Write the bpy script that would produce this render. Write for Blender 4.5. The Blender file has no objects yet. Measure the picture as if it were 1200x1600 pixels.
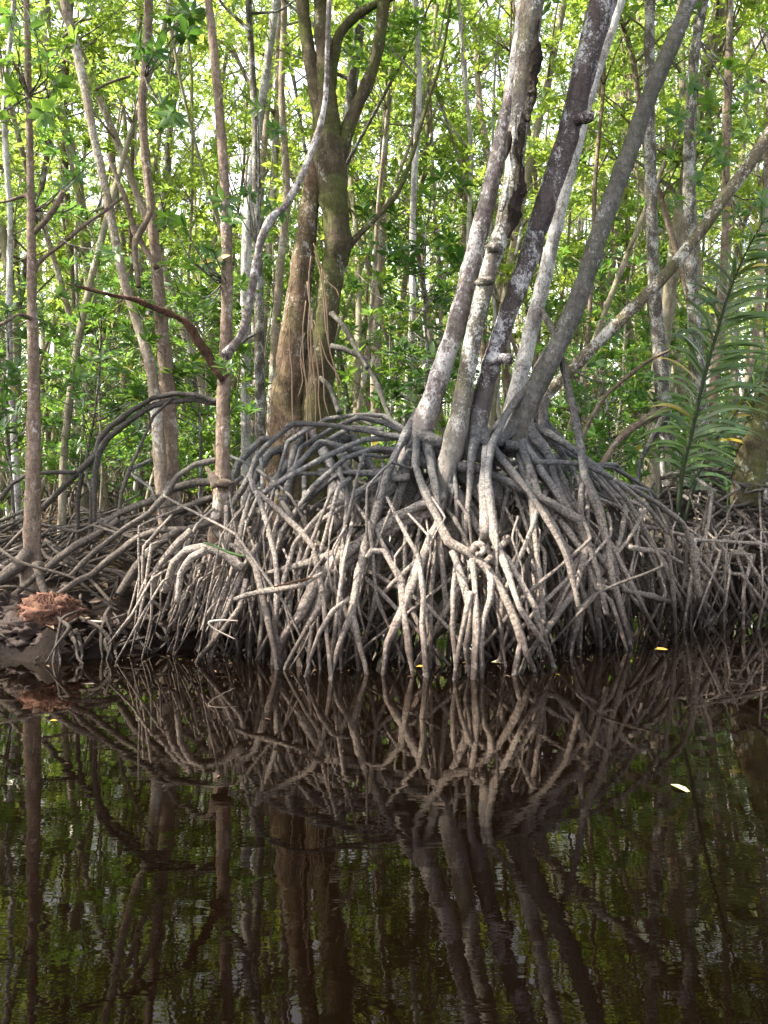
import bpy, math, random
import numpy as np
from mathutils import Vector, noise as mnoise

rnd = random.Random(7)
rng = np.random.default_rng(7)
S = bpy.context.scene
COL = S.collection
F, YH, H = 1230.0, 740.0, 1.2          # focal length and horizon row (px of the 1200x1600 photo), eye height (m)
R = math.radians

def at(px, py, Y):
    return np.array([(px-600.0)/F*Y, Y, H-(py-YH)/F*Y])

# ---------------------------------------------------------------- materials
def new_mat(name):
    m = bpy.data.materials.new(name); m.use_nodes = True
    nt = m.node_tree; nt.nodes.clear()
    return m, nt
def N(nt, t, **k):
    n = nt.nodes.new(t)
    for a, b in k.items(): setattr(n, a, b)
    return n
def L(nt, a, b): nt.links.new(a, b)
def ramp(nt, fac, stops, interp='LINEAR'):
    r = N(nt, 'ShaderNodeValToRGB'); r.color_ramp.interpolation = interp
    els = r.color_ramp.elements
    while len(els) < len(stops): els.new(0.5)
    for e, (p, c) in zip(els, stops):
        e.position = p; e.color = (c[0], c[1], c[2], 1) if not isinstance(c, (int, float)) else (c, c, c, 1)
    L(nt, fac, r.inputs[0]); return r.outputs[0]
def mix(nt, fac, a, b, mode='MIX'):
    m = N(nt, 'ShaderNodeMix', data_type='RGBA', blend_type=mode)
    for s, v in ((0, fac), (6, a), (7, b)):
        if isinstance(v, (int, float)): m.inputs[s].default_value = v
        elif isinstance(v, (tuple, list)): m.inputs[s].default_value = (v[0], v[1], v[2], 1)
        else: L(nt, v, m.inputs[s])
    return m.outputs[2]
def noise(nt, vec, scale, detail=4, rough=0.55, dist=0.0):
    n = N(nt, 'ShaderNodeTexNoise'); n.inputs['Scale'].default_value = scale
    n.inputs['Detail'].default_value = detail; n.inputs['Roughness'].default_value = rough
    n.inputs['Distortion'].default_value = dist
    L(nt, vec, n.inputs['Vector']); return n.outputs['Fac']
def math_(nt, op, a, b=0.0, clamp=False):
    m = N(nt, 'ShaderNodeMath', operation=op, use_clamp=clamp)
    for s, v in ((0, a), (1, b)):
        if isinstance(v, (int, float)): m.inputs[s].default_value = v
        else: L(nt, v, m.inputs[s])
    return m.outputs[0]
def scaled(nt, vec, s):
    m = N(nt, 'ShaderNodeMapping'); m.inputs['Scale'].default_value = s
    L(nt, vec, m.inputs['Vector']); return m.outputs[0]
def finish(nt, col, rough, bumps, spec=0.3):
    b = N(nt, 'ShaderNodeBsdfPrincipled'); o = N(nt, 'ShaderNodeOutputMaterial')
    L(nt, col, b.inputs['Base Color'])
    if isinstance(rough, (int, float)): b.inputs['Roughness'].default_value = rough
    else: L(nt, rough, b.inputs['Roughness'])
    b.inputs['Specular IOR Level'].default_value = spec
    prev = None
    for h, st, d in bumps:
        bp = N(nt, 'ShaderNodeBump'); bp.inputs['Strength'].default_value = st; bp.inputs['Distance'].default_value = d
        L(nt, h, bp.inputs['Height'])
        if prev is not None: L(nt, prev, bp.inputs['Normal'])
        prev = bp.outputs[0]
    if prev is not None: L(nt, prev, b.inputs['Normal'])
    L(nt, b.outputs[0], o.inputs[0])

def bark(name, dark, light, lichen=0.4, lichen_col=(0.5, 0.5, 0.47), moss=0.0, ring=0.5, sp=9.0, fissure=1.0, low=None):
    m, nt = new_mat(name)
    g = N(nt, 'ShaderNodeNewGeometry').outputs['Position']
    al = N(nt, 'ShaderNodeAttribute', attribute_name='along').outputs['Fac']
    st = scaled(nt, g, (1, 1, 0.28))
    n1 = noise(nt, st, 14, 6, 0.65, 0.6); n2 = noise(nt, g, 55, 5, 0.7); n3 = noise(nt, g, 3.0, 3)
    c = mix(nt, ramp(nt, n1, [(0.32, 0.0), (0.68, 1.0)]), dark, light)
    c = mix(nt, ramp(nt, n2, [(0.35, 0.0), (0.62, 1.0)]), mix(nt, 0.45, c, tuple(x*0.4 for x in dark)), c)
    if moss > 0:
        c = mix(nt, math_(nt, 'MULTIPLY', ramp(nt, n3, [(0.40, 0.0), (0.58, 1.0)]), moss), c, (0.085, 0.10, 0.028))
    # rings across the trunk
    rn = math_(nt, 'ADD', math_(nt, 'MULTIPLY', al, 42.0), math_(nt, 'MULTIPLY', n1, 7.0))
    rs = math_(nt, 'POWER', math_(nt, 'ABSOLUTE', math_(nt, 'SINE', rn)), 0.35)
    c = mix(nt, math_(nt, 'MULTIPLY', math_(nt, 'SUBTRACT', 1.0, rs), ring), c, tuple(x*0.45 for x in dark))
    # lichen patches, two sizes
    l1 = noise(nt, scaled(nt, g, (1, 1, 0.6)), sp*0.55, 4, 0.6, 0.4); l2 = noise(nt, g, sp*3.2, 8, 0.78, 0.3); l3 = noise(nt, scaled(nt, g, (1, 1, 0.5)), sp*9, 5, 0.8)
    t = 0.64-0.17*lichen
    lv = math_(nt, 'ADD', math_(nt, 'MULTIPLY', l1, 0.42), math_(nt, 'ADD', math_(nt, 'MULTIPLY', l2, 0.38), math_(nt, 'MULTIPLY', l3, 0.20)))
    lm = ramp(nt, lv, [(t-0.015, 0.0), (t+0.01, 0.6), (t+0.045, 1.0)])
    lc = mix(nt, l3, tuple(x*0.45 for x in lichen_col), tuple(x*1.15 for x in lichen_col))
    c = mix(nt, math_(nt, 'MULTIPLY', lm, 0.95), c, lc)
    c = mix(nt, ramp(nt, l3, [(0.36, 0.55), (0.5, 0.0)]), c, tuple(x*0.4 for x in dark))
    if low is not None:       # dried mud colour near the water
        z = N(nt, 'ShaderNodeSeparateXYZ'); L(nt, g, z.inputs[0])
        zz = math_(nt, 'ADD', z.outputs[2], math_(nt, 'MULTIPLY', math_(nt, 'SUBTRACT', n3, 0.5), 0.7))
        f = N(nt, 'ShaderNodeMapRange'); f.inputs[1].default_value = 1.9; f.inputs[2].default_value = 1.35
        L(nt, zz, f.inputs[0]); c = mix(nt, math_(nt, 'MULTIPLY', f.outputs[0], 0.8), c, mix(nt, n1, low, tuple(x*1.5 for x in low)))
    finish(nt, c, 0.9, [(n1, 1.0*fissure, 0.03), (rs, 0.5*ring, 0.008), (n2, 0.9, 0.010), (l3, 0.8, 0.008)], 0.15)
    return m

def root_mat(name, tone=1.0, dark=False):
    m, nt = new_mat(name)
    g = N(nt, 'ShaderNodeNewGeometry').outputs['Position']
    z = N(nt, 'ShaderNodeSeparateXYZ'); L(nt, g, z.inputs[0])
    oi = N(nt, 'ShaderNodeObjectInfo').outputs['Random']
    al = N(nt, 'ShaderNodeAttribute', attribute_name='along').outputs['Fac']
    n1 = noise(nt, g, 7, 4); n2 = noise(nt, g, 60, 5, 0.7); n3 = noise(nt, g, 22, 5, 0.65)
    zz = math_(nt, 'ADD', z.outputs[2], math_(nt, 'MULTIPLY', math_(nt, 'SUBTRACT', n1, 0.5), 0.22))
    f = N(nt, 'ShaderNodeMapRange'); f.inputs[1].default_value = -0.1; f.inputs[2].default_value = 1.9
    L(nt, zz, f.inputs[0])
    T = tone
    def p(zv): return (zv+0.1)/2.0
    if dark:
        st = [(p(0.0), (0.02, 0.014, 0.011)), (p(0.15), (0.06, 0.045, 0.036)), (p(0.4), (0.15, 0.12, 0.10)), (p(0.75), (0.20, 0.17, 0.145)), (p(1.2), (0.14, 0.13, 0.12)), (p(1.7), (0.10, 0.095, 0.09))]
    else:
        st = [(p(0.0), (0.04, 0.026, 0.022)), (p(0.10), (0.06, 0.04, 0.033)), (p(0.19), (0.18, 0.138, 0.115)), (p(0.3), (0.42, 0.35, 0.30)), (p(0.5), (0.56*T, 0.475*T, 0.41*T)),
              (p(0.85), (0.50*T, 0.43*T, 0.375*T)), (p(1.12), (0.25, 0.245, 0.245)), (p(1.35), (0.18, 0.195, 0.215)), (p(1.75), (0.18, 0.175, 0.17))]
    c = ramp(nt, f.outputs[0], st)
    n4 = noise(nt, g, 130, 4, 0.75)
    c = mix(nt, ramp(nt, n2, [(0.40, 1.0), (0.56, 0.0)]), c, mix(nt, 0.7, c, (0.05, 0.04, 0.035)))
    c = mix(nt, ramp(nt, n4, [(0.38, 0.9), (0.52, 0.0)]), c, mix(nt, 0.7, c, (0.04, 0.033, 0.03)))
    c = mix(nt, ramp(nt, n3, [(0.5, 0.0), (0.72, 0.45)]), c, (0.50*T, 0.45*T, 0.40*T) if not dark else (0.22, 0.19, 0.16))
    c = mix(nt, 1.0, c, ramp(nt, oi, [(0, 0.62), (1, 1.12)]), 'MULTIPLY')
    rn = math_(nt, 'ADD', math_(nt, 'MULTIPLY', al, 75.0), math_(nt, 'MULTIPLY', n3, 9.0))
    rs = math_(nt, 'POWER', math_(nt, 'ABSOLUTE', math_(nt, 'SINE', rn)), 0.3)
    c = mix(nt, math_(nt, 'MULTIPLY', math_(nt, 'SUBTRACT', 1.0, rs), 0.35), c, (0.07, 0.055, 0.045))
    rg = ramp(nt, f.outputs[0], [(p(0.03), 0.28), (p(0.18), 0.85)])
    finish(nt, c, rg, [(n3, 1.0, 0.035), (n2, 1.0, 0.022), (n4, 1.0, 0.010), (rs, 0.6, 0.006)], 0.25)
    return m

def leaf_mat(name, cd, cl, tr, trans=0.45, gloss=0.35):
    m, nt = new_mat(name)
    t = N(nt, 'ShaderNodeAttribute', attribute_name='tint').outputs['Fac']
    oi = N(nt, 'ShaderNodeObjectInfo').outputs['Random']
    c = mix(nt, t, cd, cl)
    c = mix(nt, ramp(nt, t, [(0.965, 0.0), (0.975, 1.0)]), c, (0.30, 0.24, 0.03))
    var = mix(nt, oi, (0.78, 0.85, 0.9), (1.22, 1.1, 0.9))
    c = mix(nt, 1.0, c, var, 'MULTIPLY')
    tc = mix(nt, 1.0, mix(nt, t, tuple(x*0.65 for x in tr), tr), var, 'MULTIPLY')
    b = N(nt, 'ShaderNodeBsdfPrincipled'); L(nt, c, b.inputs['Base Color'])
    b.inputs['Roughness'].default_value = gloss; b.inputs['Specular IOR Level'].default_value = 0.45
    tl = N(nt, 'ShaderNodeBsdfTranslucent'); L(nt, tc, tl.inputs[0])
    ms = N(nt, 'ShaderNodeMixShader'); ms.inputs[0].default_value = trans
    L(nt, b.outputs[0], ms.inputs[1]); L(nt, tl.outputs[0], ms.inputs[2])
    o = N(nt, 'ShaderNodeOutputMaterial'); L(nt, ms.outputs[0], o.inputs[0])
    return m

def plain(name, col, rough=0.8, ns=30, var=0.5):
    m, nt = new_mat(name)
    g = N(nt, 'ShaderNodeNewGeometry').outputs['Position']
    n = noise(nt, g, ns, 5, 0.7)
    c = mix(nt, n, tuple(x*(1-var) for x in col), tuple(x*(1+var*0.6) for x in col))
    finish(nt, c, rough, [(n, 0.5, 0.01)], 0.3)
    return m

M = {}
M['bark_pale'] = bark('bark_pale', (0.12, 0.095, 0.09), (0.29, 0.25, 0.235), 0.72, (0.66, 0.64, 0.63), 0, 0.7, 9, 1, low=(0.13, 0.12, 0.11))
M['bark_lichen'] = bark('bark_lichen', (0.085, 0.07, 0.062), (0.21, 0.185, 0.16), 0.75, (0.64, 0.64, 0.60), 0.25, 0.3, 11, 1.4, low=(0.13, 0.12, 0.11))
M['bark_purple'] = bark('bark_purple', (0.05, 0.038, 0.038), (0.14, 0.115, 0.112), 0.60, (0.58, 0.58, 0.59), 0, 0.4, 13, 1.2, low=(0.11, 0.105, 0.10))
M['bark_white'] = bark('bark_white', (0.20, 0.18, 0.17), (0.42, 0.39, 0.37), 0.9, (0.66, 0.65, 0.63), 0, 0.5, 10, 0.8)
M['bark_grey'] = bark('bark_grey', (0.07, 0.065, 0.06), (0.19, 0.18, 0.165), 0.42, (0.36, 0.37, 0.36), 0.12, 0.5, 8, 1.0)
M['bark_olive'] = bark('bark_olive', (0.08, 0.063, 0.042), (0.21, 0.172, 0.125), 0.68, (0.66, 0.64, 0.58), 0.35, 0.3, 9, 1.0)
M['bark_moss'] = bark('bark_moss', (0.045, 0.037, 0.022), (0.14, 0.11, 0.07), 0.35, (0.40, 0.40, 0.34), 0.75, 0.35, 8, 1.5)
M['bark_brown'] = bark('bark_brown', (0.12, 0.085, 0.065), (0.30, 0.235, 0.185), 0.38, (0.46, 0.43, 0.38), 0.1, 0.6, 8, 0.9)
M['bark_spotted'] = bark('bark_spotted', (0.065, 0.055, 0.048), (0.17, 0.15, 0.13), 0.70, (0.55, 0.55, 0.52), 0.1, 0.3, 22, 0.8)
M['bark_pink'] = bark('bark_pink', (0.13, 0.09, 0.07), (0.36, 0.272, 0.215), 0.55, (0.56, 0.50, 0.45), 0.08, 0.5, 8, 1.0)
M['bark_warm'] = bark('bark_warm', (0.06, 0.04, 0.028), (0.25, 0.168, 0.11), 0.55, (0.50, 0.47, 0.42), 0.3, 0.4, 9, 1.6)
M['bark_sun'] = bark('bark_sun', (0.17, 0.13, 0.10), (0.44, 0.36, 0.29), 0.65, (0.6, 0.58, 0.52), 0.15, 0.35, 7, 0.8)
M['bark_far'] = bark('bark_far', (0.17, 0.14, 0.10), (0.44, 0.39, 0.30), 0.5, (0.50, 0.48, 0.41), 0.35, 0.25, 8, 0.6)
M['bark_dead'] = bark('bark_dead', (0.04, 0.022, 0.015), (0.17, 0.092, 0.06), 0.25, (0.3, 0.25, 0.2), 0, 0.1, 8, 2.0)
M['root'] = root_mat('root_mud')
M['root_inner_shade'] = root_mat('root_inner_shade', 0.36)  # darker tone paints the shade inside the mound onto its inner roots
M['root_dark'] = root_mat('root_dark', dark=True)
M['aerial'] = plain('aerial_root_skin', (0.27, 0.18, 0.115), 0.7, 40, 0.5)
M['leaf'] = leaf_mat('mangrove_leaf', (0.026, 0.085, 0.020), (0.075, 0.16, 0.035), (0.22, 0.42, 0.06), 0.42)
M['leaf_far'] = leaf_mat('far_leaf', (0.030, 0.092, 0.018), (0.115, 0.19, 0.035), (0.42, 0.60, 0.09), 0.50)
M['leaf_dark'] = leaf_mat('near_leaf', (0.022, 0.070, 0.016), (0.05, 0.12, 0.022), (0.14, 0.30, 0.04), 0.30, 0.3)
M['leaf_palm'] = leaf_mat('palm_leaf', (0.024, 0.062, 0.022), (0.085, 0.15, 0.05), (0.14, 0.25, 0.06), 0.25, 0.3)
M['litter'] = leaf_mat('leaf_litter', (0.04, 0.024, 0.015), (0.13, 0.08, 0.048), (0.05, 0.03, 0.01), 0.05, 0.6)
M['yellow_leaf'] = plain('yellow_leaf', (0.36, 0.23, 0.04), 0.4, 60, 0.3)
M['cream_leaf'] = plain('cream_leaf', (0.30, 0.27, 0.15), 0.5, 60, 0.2)
M['twig_white'] = plain('bleached_twig', (0.34, 0.29, 0.25), 0.7, 50, 0.4)
M['twig_green'] = plain('green_twig', (0.05, 0.11, 0.03), 0.5, 50, 0.3)
M['frond_stem'] = plain('frond_stem_skin', (0.022, 0.034, 0.014), 0.7, 30, 0.5)
M['husk'] = plain('husk_fibre', (0.115, 0.056, 0.038), 0.95, 45, 0.85)
M['mud_lump'] = plain('mud_lump', (0.026, 0.016, 0.013), 0.85, 30, 0.9)

# mud ground
m, nt = new_mat('mud_ground'); M['mud'] = m
g = N(nt, 'ShaderNodeNewGeometry').outputs['Position']
n1 = noise(nt, g, 1.3, 4); n2 = noise(nt, g, 11, 7, 0.7, 0.5); n3 = noise(nt, g, 45, 5, 0.7)
z = N(nt, 'ShaderNodeSeparateXYZ'); L(nt, g, z.inputs[0])
c = mix(nt, ramp(nt, n2, [(0.35, 0.0), (0.65, 1.0)]), (0.005, 0.0035, 0.003), (0.022, 0.014, 0.011))
lit = mix(nt, n3, (0.07, 0.045, 0.028), (0.22, 0.155, 0.095))
zf = N(nt, 'ShaderNodeMapRange'); zf.inputs[1].default_value = 0.28; zf.inputs[2].default_value = 0.5; L(nt, z.outputs[2], zf.inputs[0])
c = mix(nt, math_(nt, 'MULTIPLY', zf.outputs[0], ramp(nt, n1, [(0.35, 0.35), (0.6, 1.0)])), c, lit)
rg = ramp(nt, zf.outputs[0], [(0.0, 0.6), (1.0, 0.95)])
finish(nt, c, rg, [(n2, 1.0, 0.16), (n3, 1.0, 0.06)], 0.08)

# tannin-dark water
m, nt = new_mat('river_water'); M['water'] = m
g = N(nt, 'ShaderNodeNewGeometry').outputs['Position']
a = noise(nt, scaled(nt, g, (1.0, 2.6, 1)), 5.0, 3, 0.55, 0.4)
b2 = noise(nt, scaled(nt, g, (1.0, 1.9, 1)), 1.4, 2, 0.5, 0.5)
zs = N(nt, 'ShaderNodeSeparateXYZ'); L(nt, g, zs.inputs[0])
amp = N(nt, 'ShaderNodeMapRange'); amp.inputs[1].default_value = 4.9; amp.inputs[2].default_value = 2.2
amp.inputs[3].default_value = 0.10; amp.inputs[4].default_value = 1.0; L(nt, zs.outputs[1], amp.inputs[0])
hgt = math_(nt, 'MULTIPLY', math_(nt, 'ADD', math_(nt, 'MULTIPLY', a, 0.30), b2), amp.outputs[0])
bp = N(nt, 'ShaderNodeBump'); bp.inputs['Strength'].default_value = 1.0; bp.inputs['Distance'].default_value = 0.0015; L(nt, hgt, bp.inputs['Height'])
pr = N(nt, 'ShaderNodeBsdfPrincipled'); pr.inputs['Roughness'].default_value = 0.0
pr.inputs['Specular IOR Level'].default_value = 0.0
pn = noise(nt, g, 0.9, 3)
L(nt, mix(nt, pn, (0.0007, 0.0004, 0.0002), (0.0022, 0.0011, 0.0006)), pr.inputs['Base Color'])
gl = N(nt, 'ShaderNodeBsdfGlossy'); gl.inputs['Roughness'].default_value = 0.015; gl.inputs[0].default_value = (0.95, 0.88, 0.82, 1)
fr = N(nt, 'ShaderNodeFresnel'); fr.inputs[0].default_value = 1.33
L(nt, bp.outputs[0], gl.inputs['Normal']); L(nt, bp.outputs[0], fr.inputs['Normal'])
ff = math_(nt, 'MULTIPLY', math_(nt, 'POWER', fr.outputs[0], 1.28), 2.5, True)
ms = N(nt, 'ShaderNodeMixShader'); L(nt, ff, ms.inputs[0]); L(nt, pr.outputs[0], ms.inputs[1]); L(nt, gl.outputs[0], ms.inputs[2])
L(nt, ms.outputs[0], N(nt, 'ShaderNodeOutputMaterial').inputs[0])

# ---------------------------------------------------------------- objects
def tag(o, label=None, cat=None, group=None, kind=None):
    if label: o['label'] = label
    if cat: o['category'] = cat
    if group: o['group'] = group
    if kind: o['kind'] = kind
    return o
def thing(name, loc, label, cat, group=None):
    o = bpy.data.objects.new(name, None); COL.objects.link(o)
    o.empty_display_size = 0.1; o.location = tuple(float(v) for v in loc)
    return tag(o, label, cat, group)
def link(name, me, mat, parent=None):
    o = bpy.data.objects.new(name, me); COL.objects.link(o)
    if mat is not None and not me.materials: me.materials.append(mat)
    if parent is not None: o.parent = parent
    return o
def mesh_np(name, V, faces_flat, sizes, attr=None, smooth=True):
    me = bpy.data.meshes.new(name)
    V = np.asarray(V, dtype=np.float32)
    me.vertices.add(len(V)); me.vertices.foreach_set('co', V.ravel())
    ff = np.asarray(faces_flat, dtype=np.int32).ravel(); sizes = np.asarray(sizes, dtype=np.int32)
    me.loops.add(len(ff)); me.loops.foreach_set('vertex_index', ff)
    me.polygons.add(len(sizes))
    st = np.concatenate([[0], np.cumsum(sizes)[:-1]]).astype(np.int32)
    me.polygons.foreach_set('loop_start', st); me.polygons.foreach_set('loop_total', sizes)
    me.polygons.foreach_set('use_smooth', np.full(len(sizes), smooth, dtype=bool))
    if attr:
        for nm, dom, arr in attr:
            a = me.attributes.new(nm, 'FLOAT', dom); a.data.foreach_set('value', np.asarray(arr, dtype=np.float32))
    me.update(calc_edges=True); me.validate()
    return me

def resample(P, rad, step, kink=0.0):
    """Catmull-Rom through the points, radius interpolated"""
    P = np.asarray(P, float); rad = np.asarray(rad, float); n = len(P)
    if n == 2:
        k = max(2, int(np.linalg.norm(P[1]-P[0])/step)+1); t = np.linspace(0, 1, k)[:, None]
        return P[0]*(1-t)+P[1]*t, (rad[0]*(1-t)+rad[1]*t).ravel()
    E = np.vstack([2*P[0]-P[1], P, 2*P[-1]-P[-2]])
    out, ro = [], []
    for i in range(n-1):
        p0, p1, p2, p3 = E[i:i+4]; k = max(2, int(np.linalg.norm(p2-p1)/step)+1)
        ts = np.linspace(0, 1, k, endpoint=False)
        for t in ts:
            c = 0.5*((2*p1)+(-p0+p2)*t+(2*p0-5*p1+4*p2-p3)*t*t+(-p0+3*p1-3*p2+p3)*t**3)
            l = p1*(1-t)+p2*t
            out.append(c*(1-kink)+l*kink); ro.append(rad[i]*(1-t)+rad[i+1]*t)
    out.append(P[-1]); ro.append(rad[-1])
    return np.array(out), np.array(ro)

class Tubes:
    def __init__(s): s.V = []; s.F = []; s.A = []; s.n = 0
    def add(s, P, rad, sides=9, step=0.045, rough=0.10, nodes=0.0, kink=0.35, wob=0.0, seed=None, bumps=0.0):
        C, r = resample(P, rad, step, kink); n = len(C)
        q = np.random.default_rng(seed if seed is not None else rnd.randrange(1 << 30))
        seg = np.linalg.norm(np.diff(C, axis=0), axis=1); sl = np.concatenate([[0], np.cumsum(seg)])
        if wob > 0:
            for ax in range(3):
                for f in (q.uniform(2, 5), q.uniform(6, 11)):
                    C[:, ax] += wob*np.sin(sl*f+q.uniform(0, 6.3))*np.minimum(1, sl/0.3)*q.uniform(0.3, 1)
        T = np.gradient(C, axis=0); T /= np.linalg.norm(T, axis=1)[:, None]+1e-9
        u = np.cross(T[0], [0.3, 1, 0.2]); u /= np.linalg.norm(u)+1e-9
        th = np.linspace(0, 2*math.pi, sides, endpoint=False); V = np.empty((n, sides, 3))
        ph = q.uniform(0, 6.3, 8)
        for i in range(n):
            u = u-T[i]*np.dot(u, T[i]); u /= np.linalg.norm(u)+1e-9; w = np.cross(T[i], u)
            k = 1+rough*(0.5*np.sin(2*th+ph[0]+sl[i]*3.1)+0.4*np.sin(3*th+ph[1]-sl[i]*5.3)+0.45*math.sin(sl[i]*17+ph[2])+0.35*np.sin(th+sl[i]*31+ph[3])+0.3*np.sin(4*th+sl[i]*23+ph[4]))
            if nodes > 0: k = k*(1+nodes*max(0.0, math.sin(sl[i]*9.0+ph[5]+1.5*math.sin(sl[i]*2+ph[6])))**10)
            V[i] = C[i]+(r[i]*k)[:, None]*(np.cos(th)[:, None]*u+np.sin(th)[:, None]*w)
        if bumps > 0:
            for i in range(n):
                for j in range(sides):
                    d = V[i, j]-C[i]; v = Vector(V[i, j].tolist())
                    h = mnoise.noise(v*7)*0.55+mnoise.noise(v*16)*0.35+mnoise.noise(v*34)*0.2
                    V[i, j] = C[i]+d*(1+bumps*h)
        base = s.n; ii = np.arange(n-1)[:, None]; jj = np.arange(sides)[None, :]; j2 = (jj+1) % sides
        a = base+ii*sides+jj; b = base+ii*sides+j2; c = base+(ii+1)*sides+j2; d = base+(ii+1)*sides+jj
        s.F.extend(np.stack([a, b, c, d], -1).reshape(-1, 4).tolist())
        s.V.append(V.reshape(-1, 3)); s.A.append(np.repeat(sl, sides))
        s.F.append([base+j for j in range(sides)][::-1]); s.F.append([base+(n-1)*sides+j for j in range(sides)])
        s.n += n*sides
        return s
    def blob(s, c, r, seed=0, sides=9):
        c = np.asarray(c, float); r = np.asarray(r, float)*np.ones(3)
        P = [c+np.array([0, 0, r[2]*t]) for t in np.linspace(-1, 1, 8)]
        base = s.n; q = np.random.default_rng(seed); th = np.linspace(0, 2*math.pi, sides, endpoint=False)
        V = []
        for t in np.linspace(-0.98, 0.98, 8):
            k = math.sqrt(1-t*t)
            for a in th:
                e = 1+0.22*math.sin(a*2+seed)+0.18*math.sin(a*3+t*5+seed*2)+q.uniform(-0.07, 0.07)
                V.append(c+np.array([math.cos(a)*r[0]*k*e, math.sin(a)*r[1]*k*e, t*r[2]]))
        for i in range(7):
            for j in range(sides):
                s.F.append([base+i*sides+j, base+i*sides+(j+1) % sides, base+(i+1)*sides+(j+1) % sides, base+(i+1)*sides+j])
        s.F.append([base+j for j in range(sides)][::-1]); s.F.append([base+7*sides+j for j in range(sides)])
        s.V.append(np.array(V)); s.A.append(np.zeros(len(V))); s.n += len(V)
        return s
    def build(s, name, mat, parent=None, org=(0, 0, 0)):
        V = np.vstack(s.V)-np.asarray(org, float)
        flat = [i for f in s.F for i in f]
        me = mesh_np(name, V, flat, [len(f) for f in s.F], [('along', 'POINT', np.concatenate(s.A))])
        return link(name, me, mat, parent)

def unit(a): return a/(np.linalg.norm(a, axis=-1, keepdims=True)+1e-9)
def leaves_mesh(name, P, D, Nn, Ln, Wd, hi=False, tint=None):
    """n leaves as folded ellipses: base P, direction D, normal Nn, length, width"""
    n = len(P); D = unit(D); Sd = unit(np.cross(D, Nn)); Nn = unit(np.cross(Sd, D))
    Ln = Ln[:, None]; Wd = Wd[:, None]
    if hi:
        prof = [(0.0, 0.08), (0.28, 0.82), (0.62, 0.95), (0.86, 0.5), (1.0, 0.03)]
    else:
        prof = [(0.0, 0.1), (0.5, 1.0), (1.0, 0.05)]
    k = len(prof); V = np.empty((n, k*3, 3))
    for i, (t, w) in enumerate(prof):
        c = P+D*Ln*t-Nn*Ln*0.16*t*t
        V[:, i*3] = c+Sd*Wd*0.5*w+Nn*Wd*0.16*w; V[:, i*3+1] = c; V[:, i*3+2] = c-Sd*Wd*0.5*w+Nn*Wd*0.16*w
    f = []
    for i in range(k-1):
        a = i*3; f += [[a, a+1, a+4, a+3], [a+1, a+2, a+5, a+4]]
    f = np.array(f); Fa = (np.arange(n)[:, None, None]*(k*3)+f[None]).reshape(-1, 4)
    if tint is None: tint = rng.random(n)
    return mesh_np(name, V.reshape(-1, 3), Fa.ravel(), np.full(len(Fa), 4), [('tint', 'FACE', np.repeat(tint, len(f)))], smooth=hi)

def rosettes(C, A, per=8, ln=0.11, q=rng, spread=(0.1, 1.0)):
    """leaf arrays for whorls at centres C with axes A"""
    n = len(C); A = unit(A)
    ref = np.where(np.abs(A[:, 2:3]) > 0.9, np.array([[1., 0, 0]]), np.array([[0, 0, 1.]]))
    U = unit(np.cross(A, ref)); W = np.cross(A, U)
    P, D, Nn = [], [], []
    for k in range(per):
        a = k*2.399+q.uniform(-0.3, 0.3, n); e = q.uniform(spread[0], spread[1], n)
        rad = U*np.cos(a)[:, None]+W*np.sin(a)[:, None]
        D.append(rad*np.cos(e)[:, None]+A*np.sin(e)[:, None]-np.array([0, 0, 0.12]))
        Nn.append(A-rad*0.3+q.normal(0, 0.18, (n, 3)))
        P.append(C+rad*0.008-A*0.012*k*0.5)
    m = n*per
    Ln = ln*q.uniform(0.65, 1.2, m)
    return np.vstack(P), np.vstack(D), np.vstack(Nn), Ln, Ln*q.uniform(0.34, 0.46, m)
def cluster_pts(centres, n_each, rad, q=rng):
    out = []
    for c, r in zip(centres, rad):
        k = max(1, int(n_each*q.uniform(0.6, 1.4)))
        p = unit(q.normal(0, 1, (k, 3)))*(q.uniform(0.25, 1, (k, 1))**0.5)*r*np.array([1, 1, 0.6])
        out.append(np.asarray(c)+p)
    return np.vstack(out)
def whorl_mesh(name, centres, n_each, rad, per=7, ln=0.11, hi=False, q=rng):
    C = cluster_pts(centres, n_each, rad, q); A = q.normal(0, 0.45, (len(C), 3))+np.array([0, 0, 1.0])
    return leaves_mesh(name, *rosettes(C, A, per, ln, q), hi=hi)

# ---------------------------------------------------------------- setting: ground, water
def bank_y(X):
    """where the mud meets the water, as a function of X"""
    return np.interp(X, [-60, -4, -2.6, -2.2, -1.6, -1.25, -0.9, 0, 1.5, 2.4, 3.2, 5, 60], [5.6, 5.3, 5.15, 5.0, 5.25, 5.45, 6.1, 6.5, 6.9, 7.2, 7.4, 7.0, 6.5])
def ground_z(X, Y):
    d = Y-bank_y(X)
    z = np.where(d < 0, np.maximum(-0.7, d*0.9), 0.16*(1-np.exp(-d*5))+0.16*(1-np.exp(-d*0.5)))
    left = np.clip((-1.3-X)/1.0, 0, 1)
    z = z+left*0.10*(1-np.exp(-np.clip(d, 0, 9)*3))
    return z
def warp(lim, n, c, sharp):
    t = np.linspace(-1, 1, n); return c+lim*np.sinh(t*sharp)/math.sinh(sharp)
gx = warp(120, 260, 0, 5.5); gy = np.concatenate([np.linspace(3.6, 9.5, 150), 9.5+np.linspace(0, 1, 90)[1:]**2.6*140])
GX, GY = np.meshgrid(gx, gy); GZ = ground_z(GX, GY)
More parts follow.
